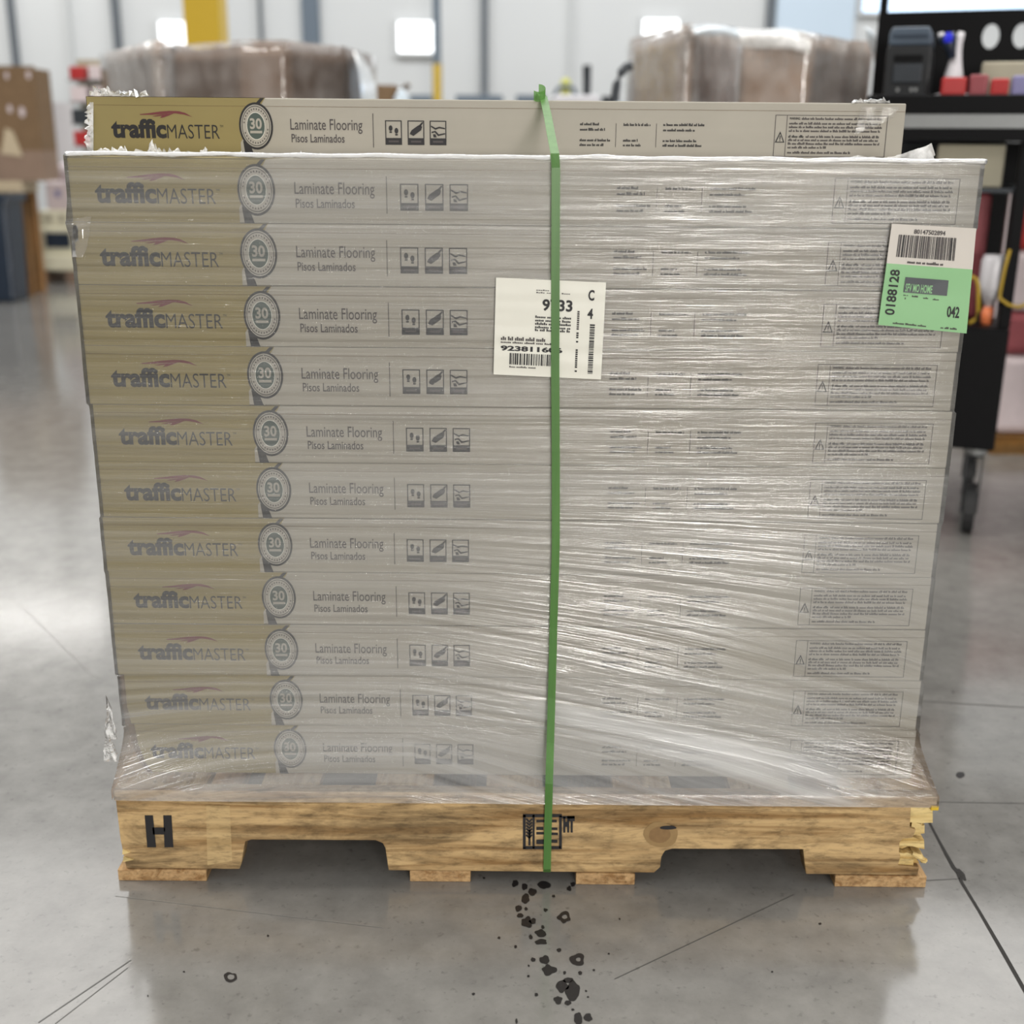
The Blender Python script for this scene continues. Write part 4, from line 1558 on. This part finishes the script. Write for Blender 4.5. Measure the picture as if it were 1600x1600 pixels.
# white board standing behind the parcels
a, b = at(80, 300, 10.5), at(106, 160, 10.5)
t = thing('white_board', 'upright white panel standing between the brown box and the red packets', 'panel', ((a.x + b.x) / 2, 10.6, 0))
hw = (b.x - a.x) / 2
m = MB(); m.box(-hw, hw, 0, .03, .05, b.z); m.build('board_sheet', M['white_plastic'], t)
m = MB(); m.box(-hw, hw, -.12, .15, 0, .05); m.build('board_foot', M['steel_blue'], t)
# narrow tower of red and white packets
a, b = at(106, 240, 7.6), at(156, 88, 7.6)
TWX = (a.x + b.x) / 2; hw = (b.x - a.x) / 2; TH = b.z
tw = thing('display_tower', 'narrow grey display tower holding red and white packets', 'display rack', (TWX, 7.8, 0))
m = MB(); m.box(-hw, hw, .10, .13, .04, TH); m.build('back_panel', M['beige_box'], tw)
m = MB(); m.box(-hw, hw, -.16, .16, 0, .04); m.build('base', M['steel_blue'], tw)
lv = [.04 + i * (TH - .04) / 12 for i in range(12)]
for z in lv[1:]:
    m = MB(); m.box(-hw, hw, -.10, .10, z - .008, z); m.build('shelf', M['steel'], tw)
pk = ['red', 'red', 'pink_white', 'red', 'pink_white', 'red', 'red', 'red', 'lime', 'dark_grey', 'red', 'pink_white']
names = {'red': 'red', 'pink_white': 'white', 'lime': 'yellow green', 'dark_grey': 'dark'}
cnt = {}
for i, z in enumerate(lv):
    for sgn in (-1, 1):
        c_ = pk[(i * 2 + (3 if sgn > 0 else 0) + i // 3) % len(pk)]
        w = hw * random.uniform(.36, .46)
        hgt = (TH - .04) / 12 * random.uniform(.6, .85)
        m = MB(); m.box(-w, w, -.07, .07, 0, hgt)
        o_ = m.build('packet', M[c_], None, bevel=.008, loc=(TWX + sgn * hw * .5, 7.8 - .02, z + .0005))
        tag(o_, '%s packet on the %s shelf of the narrow display tower, %s side' % (names[c_], ['lowest', 'second', 'third', 'fourth', 'fifth', 'sixth', 'seventh', 'eighth', 'ninth', 'tenth', 'eleventh', 'topmost'][i], 'left' if sgn < 0 else 'right'), 'packet', 'packets on the display tower')

# ------------------------------------------------------------------ right: black workstation cart
CY = 3.48
CYAW = math.radians(-20)
CPIV = at(1356, 150, CY); CPIV.z = 0
_cn = Vector((-math.sin(CYAW), math.cos(CYAW), 0))
_cxv = Vector((math.cos(CYAW), math.sin(CYAW), 0))


def atc(x, y, Y):
    """where the view ray meets a plane of the turned workstation, in the workstation's own unturned frame"""
    d = ray(x, y)
    p = EYE + d * (((Y - CY) + (CPIV - EYE).dot(_cn)) / d.dot(_cn))
    return Vector((CPIV.x + (p - CPIV).dot(_cxv), CY + (p - CPIV).dot(_cn), p.z))


_before = set(o_.name for o_ in bpy.data.objects)
a = atc(1356, 150, CY)
TX0, TX1 = a.x, a.x + 1.35
tz = atc(1480, 148, CY).z
tzb = atc(1480, 178, CY).z
band_b = atc(1480, 200, CY).z
und = atc(1480, 220, CY).z
CB = CY + .62
cart = thing('workstation_cart', 'black mobile workstation with steel front band at the right edge', 'workstation', (TX0 + .675, CY, 0))
CO = Vector(cart.location)
def cb(x0, x1, y0, y1, z0, z1): return (x0 - CO.x, x1 - CO.x, y0 - CO.y, y1 - CO.y, z0, z1)
m = MB(); m.box(*cb(TX0, TX1, CY, CB, tzb, tz)); m.build('table_top', M['black'], cart, bevel=.004)
m = MB(); m.box(*cb(TX0 + .01, TX1 - .01, CY + .004, CY + .03, band_b, tzb - .0005)); m.build('steel_band', M['steel'], cart)
m = MB(); m.box(*cb(TX0 + .01, TX1 - .01, CY + .006, CB - .01, und, band_b - .0005)); m.box(*cb(TX0 + .01, TX1 - .01, CY + .032, CB - .01, band_b - .0005, tzb - .0005)); m.build('under_frame', M['black'], cart)
# back panel with round cut-outs
pb = CB - .03
x0 = atc(1366, 100, pb).x; x1 = TX1
zt_ = atc(1480, 17, pb).z
cu = bpy.data.curves.new('pegboard', 'CURVE'); cu.dimensions = '2D'; cu.fill_mode = 'BOTH'; cu.extrude = .006
def spl(pts):
    s = cu.splines.new('POLY'); s.points.add(len(pts) - 1); s.use_cyclic_u = True
    for i, (x, z) in enumerate(pts): s.points[i].co = (x, z, 0, 1)
spl([(x0 - CO.x, tz + .001), (x1 - CO.x, tz + .001), (x1 - CO.x, zt_), (x0 - CO.x, zt_)])
hx = atc(1548, 57, pb); hx2 = atc(1596, 57, pb)
step = hx2.x - hx.x
for k_ in range(9):
    hxx = hx.x + step * k_
    if hxx < x1 - .06:
        spl([(hxx - CO.x + .025 * math.cos(i * math.pi / 10), hx.z + .036 * math.sin(i * math.pi / 10)) for i in range(20)])
tmp = bpy.data.objects.new('pegboard', cu); COL.objects.link(tmp)
tmp.rotation_euler = (math.pi / 2, 0, 0)
dg = bpy.context.evaluated_depsgraph_get()
me = bpy.data.meshes.new_from_object(tmp.evaluated_get(dg))
bpy.data.objects.remove(tmp); bpy.data.curves.remove(cu)
me.materials.clear(); me.materials.append(M['black'])
bp_ = bpy.data.objects.new('back_panel', me); COL.objects.link(bp_); bp_.parent = cart
bp_.rotation_euler = (math.pi / 2, 0, 0); bp_.location = (0, pb - CO.y, 0)
for xx in (x0, x1 - .03):
    m = MB(); m.box(*cb(xx, xx + .024, pb + .008, pb + .035, tz, tz + .75)); m.build('upright', M['black'], cart)
# right post, lower cabinet, shelf, casters
q0, q1 = atc(1573, 400, CY + .05), atc(1592, 400, CY + .05)
cz0_ = atc(1520, 703, CY).z
m = MB(); m.box(*cb(q0.x, q1.x, CY + .03, CY + .09, cz0_, und)); m.build('post', M['black'], cart, bevel=.003)
cz0, cz1 = atc(1520, 703, CY).z, atc(1520, 512, CY).z
q0, q1 = atc(1484, 600, CY), atc(1567, 600, CY)
m = MB(); m.box(*cb(TX0 + .03, q1.x, CY + .002, CB - .05, cz0, cz1)); m.build('lower_cabinet', M['black'], cart, bevel=.006)
m = MB(); m.box(*cb(TX1 - .33, TX1 - .02, CY + .02, CB - .05, cz0, und - .001)); m.build('drawer_cabinet', M['black'], cart, bevel=.006)
m = MB(); m.box(*cb(TX0 + .03, q1.x - .01, CB - .049, CB - .03, cz0, und - .001)); m.build('rear_panel', M['black'], cart)
shz = atc(1500, 292, CY + .12).z
m = MB(); m.box(*cb(TX0 + .03, q1.x - .02, CY + .05, CB - .06, shz - .012, shz)); m.build('shelf', M['dark_grey'], cart)
def caster(x, y):
    c = MB(); c.tube([(x - CO.x - .016, y - CO.y, .075), (x - CO.x + .016, y - CO.y, .075)], .075, 20)
    w_ = c.build('caster_wheel', M['rubber'], cart)
    c = MB()
    c.box(x - CO.x - .034, x - CO.x + .034, y - CO.y - .034, y - CO.y + .034, cz0 - .006, cz0 + .001)
    c.lathe([(.016, -.03), (.030, -.024), (.030, -.008), (.018, -.006)], (x - CO.x, y - CO.y, cz0), 14)
    fk = c.build('caster_swivel', M['steel'], cart)
    w_.parent = fk
    c = MB()
    for sg in (-1, 1):
        c.box(x - CO.x + sg * .021 - .002, x - CO.x + sg * .021 + .002, y - CO.y - .018, y - CO.y + .018, .06, cz0 - .0285)
    c.box(x - CO.x - .019, x - CO.x + .019, y - CO.y - .018, y - CO.y + .018, cz0 - .034, cz0 - .0285)
    c.build('caster_fork', M['black_soft'], fk)
cq = atc(1517, 770, CY + .06)
caster(cq.x, CY + .07); caster(TX1 - .1, CY + .07); caster(cq.x, CB - .12); caster(TX1 - .1, CB - .12)

# things on the workstation
PY = CY + .16
a, b = atc(1379, 147, PY), atc(1461, 41, PY)
prn = thing('label_printer', 'dark grey label printer standing at the left end of the workstation', 'printer', ((a.x + b.x) / 2, PY, tz + .0005))
hw = (b.x - a.x) / 2; hh = b.z - tz
m = MB(); m.prism_y([(-hw, 0), (hw, 0), (hw * 1.0, hh * .6), (hw * .96, hh * .74), (-hw * .96, hh * .74), (-hw, hh * .6)], 0, .24); m.build('printer_body', M['black_soft'], prn, bevel=.006)
m = MB(); m.prism_y([(-hw * .95, hh * .742), (hw * .95, hh * .742), (hw * .94, hh * .9), (hw * .78, hh), (-hw * .84, hh), (-hw * .95, hh * .9)], .004, .235); m.build('printer_lid', M['slate'], prn, bevel=.006)
m = MB(); m.box(-hw * .76, hw * .76, -.004, -.0005, hh * .855, hh * .885); m.build('lid_slot', M['navy'], prn)
m = MB(); m.box(-hw * .62, hw * .62, -.006, -.0005, hh * .50, hh * .60); m.build('paper_slot', M['black'], prn)
m = MB(); m.box(-hw * .62, hw * .64, -.010, -.0005, hh * .20, hh * .47); m.build('front_cover', M['dark_grey'], prn, bevel=.003)
m = MB()
for sx_ in (-.35, .25, .45): m.box(hw * sx_ - .004, hw * sx_ + .004, -.004, -.0005, hh * .08, hh * .13)
m.build('button', M['steel'], prn)
a = atc(1490, 118, PY + .05)
SX = a.x
stn = thing('scanner_stand', 'white forked scanner stand beside the label printer', 'scanner stand', (SX, PY + .05, tz + .0005))
o = Vector(stn.location)
g1 = [atc(x, y, PY + .05) - o for x, y in ((1490, 116), (1493, 96), (1495, 80), (1497, 66), (1501, 56), (1503, 50))]
m = MB(); m.tube([Vector((0, 0, .0))] + g1, [.028, .026, .018, .014, .013, .011, .009], 10); m.build('stand_post', M['white_plastic'], stn, smooth=True)
g1 = [atc(x, y, PY + .05) - o for x, y in ((1494, 78), (1484, 76), (1475, 68), (1471, 58), (1470, 51))]
m = MB(); m.tube(g1, [.010, .010, .010, .009, .008], 10); m.build('fork', M['white_plastic'], stn, smooth=True)
m = MB(); m.lathe([(.05, -.0), (.05, .008), (.02, .014)], (0, 0, 0), 16); m.build('stand_base', M['white_plastic'], stn)
sc0 = [atc(x, y, PY + .03) for x, y in ((1479, 54), (1481, 62), (1486, 76), (1487, 92))]
scn = thing('barcode_scanner', 'dark handheld scanner with blue light resting in the white stand', 'scanner', sc0[-1])
o = Vector(sc0[-1])
m = MB(); m.tube([p - o for p in sc0], [.022, .026, .014, .011], 10); m.build('scanner_body', M['navy'], scn, smooth=True)
c_ = atc(1482, 59, PY - .005) - o
m = MB(); m.lathe([(.010, -.012), (.013, 0), (.008, .014)], c_, 10); m.build('scanner_light', M['blue_led'], scn)


def pkg(nm, lab_, cat, px0, px1, py0, py1, Y, d, mat, rz=0, z0=None, bev=.006):
    a_, b_ = atc(px0, py1, Y), atc(px1, py0, Y)
    z_ = tz + .0005 if z0 is None else z0
    m_ = MB(); m_.box(-(b_.x - a_.x) / 2, (b_.x - a_.x) / 2, 0, d, 0, b_.z - z_)
    o_ = m_.build(nm, M[mat], None, bevel=bev, loc=((a_.x + b_.x) / 2, Y, z_))
    o_.rotation_euler.z = rz
    return tag(o_, lab_, cat)


pkg('red_packet', 'glossy red packet lying in front of the white scanner stand', 'packet', 1470, 1512, 120, 143, CY + .06, .05, 'red', .06)
pkg('red_packet', 'red packet with pale top lying right of the scanner stand', 'packet', 1513, 1545, 116, 140, CY + .07, .06, 'red_dull', -.05)
pkg('red_packet', 'bright red packet next to the lilac tray on the workstation', 'packet', 1547, 1578, 122, 141, CY + .065, .05, 'red', 0)
pkg('carton_box', 'beige grey box at the back right of the workstation', 'box', 1532, 1660, 95, 122, CY + .26, .14, 'beige_box')
pkg('tray', 'lilac plastic tray in front of the beige grey box', 'tray', 1580, 1650, 117, 141, CY + .07, .1, 'lilac')
pkg('folded_carton', 'flattened grey cartons on the shelf under the workstation top', 'cardboard', 1462, 1573, 226, 262, CY + .10, .3, 'beige_box', 0, shz + .0005)
pkg('folded_carton', 'dark grey wrapped bundle behind the flattened cartons under the workstation', 'bundle', 1400, 1574, 222, 284, CY + .41, .1, 'dark_grey', 0, shz + .0005)
# items hanging or standing on the lower cabinet
zc = cz1 + .0005
rb = pkg('red_bag', 'dull red packaged bundle standing on the lower cabinet under the shelf', 'bundle', 1462, 1552, 300, 512, CY + .18, .12, 'red_dull', 0, zc, .015)
pkg('grey_carton', 'narrow grey carton standing between the red bundle and the black post', 'carton', 1554, 1577, 300, 512, CY + .22, .1, 'pink_white', 0, zc)
q = atc(1552, 420, CY + .09)
bt = thing('spray_bottle', 'white bottle with orange nozzle on the lower cabinet of the workstation', 'bottle', (q.x, CY + .09, zc))
hb2 = atc(1552, 398, CY + .09).z - zc
m = MB(); m.lathe([(.012, .05), (.030, .10), (.034, hb2 * .55), (.034, hb2 * .92), (.028, hb2)], (0, 0, 0), 14); m.build('bottle_body', M['white_plastic'], bt, smooth=True)
m = MB(); m.lathe([(.016, 0), (.018, .03), (.013, .05)], (0, 0, 0), 12); m.build('nozzle', M['orange'], bt, smooth=True)
lp1 = [atc(x, y, CY - .01) for x, y in ((1514, 505), (1523, 500), (1529, 484), (1529, 450), (1526, 436), (1519, 432), (1512, 440))]
cbl = thing('cable', 'yellow cable looped over the front of the black workstation', 'cable', (lp1[0].x, CY - .01, lp1[0].z))
m = MB(); m.tube([p - Vector(cbl.location) for p in lp1], .0055, 8); m.build('cable_loop', M['cable_yellow'], cbl, smooth=True)
lp2 = [atc(x, y, CY - .01) for x, y in ((1578, 390), (1570, 420), (1563, 455), (1562, 466), (1575, 476), (1592, 480), (1612, 472))]
cbl = thing('cable', 'yellow cable hanging across the right black post of the workstation', 'cable', (lp2[0].x, CY - .01, lp2[0].z))
m = MB(); m.tube([p - Vector(cbl.location) for p in lp2], .0045, 8); m.build('cable_run', M['cable_yellow'], cbl, smooth=True)

# turn the workstation and all that stands on it to face the aisle
_cr_ = Matrix.Translation(CPIV) @ Matrix.Rotation(CYAW, 4, 'Z') @ Matrix.Translation(-CPIV)
for o_ in list(bpy.data.objects):
    if o_.name not in _before and o_.parent is None:
        o_.location = _cr_ @ o_.location
        o_.rotation_euler.z += CYAW

# pallet load beyond the workstation
YP = 4.35
a, b = at(1545, 708, YP), at(1545, 684, YP)
zt2 = at(1590, 682, YP).z
x0 = at(1548, 700, YP).x
pl2 = thing('wooden_pallet', 'dark brown wooden pallet on the floor beyond the workstation', 'pallet', (x0 + .5, YP, 0))
m = MB(); m.box(-.5, .5, 0, .9, zt2 - .02, zt2); m.build('deck_board', M['brown_wood'], pl2)
m = MB(); m.box(-.5, .5, 0, .05, .02, zt2 - .0205); m.build('stringer', M['brown_wood'], pl2)
m = MB(); m.box(-.5, .5, .85, .9, .0, zt2 - .0205); m.build('stringer', M['brown_wood'], pl2)
m = MB(); m.box(-.5, .5, 0, .09, 0, .02); m.build('bottom_board', M['brown_wood'], pl2)
z = zt2 + .0005
for (hgt, mt, nm2) in ((.30, 'pink_white', 'grey white bundle at the bottom of the load beyond the workstation'), (.16, 'red_dull', 'dull red bundle in the middle of the load beyond the workstation'), (.22, 'pink_white', 'white bundle above the lower red bundle beyond the workstation'), (.2, 'red', 'red bundle at the top of the load beyond the workstation')):
    m = MB(); m.box(-.48, .48, 0, .85, 0, hgt - .001)
    tag(m.build('bundle', M[mt], None, bevel=.03, loc=(x0 + .5, YP + .03, z)), nm2, 'bundle', 'bundles on the far pallet')
    z += hgt
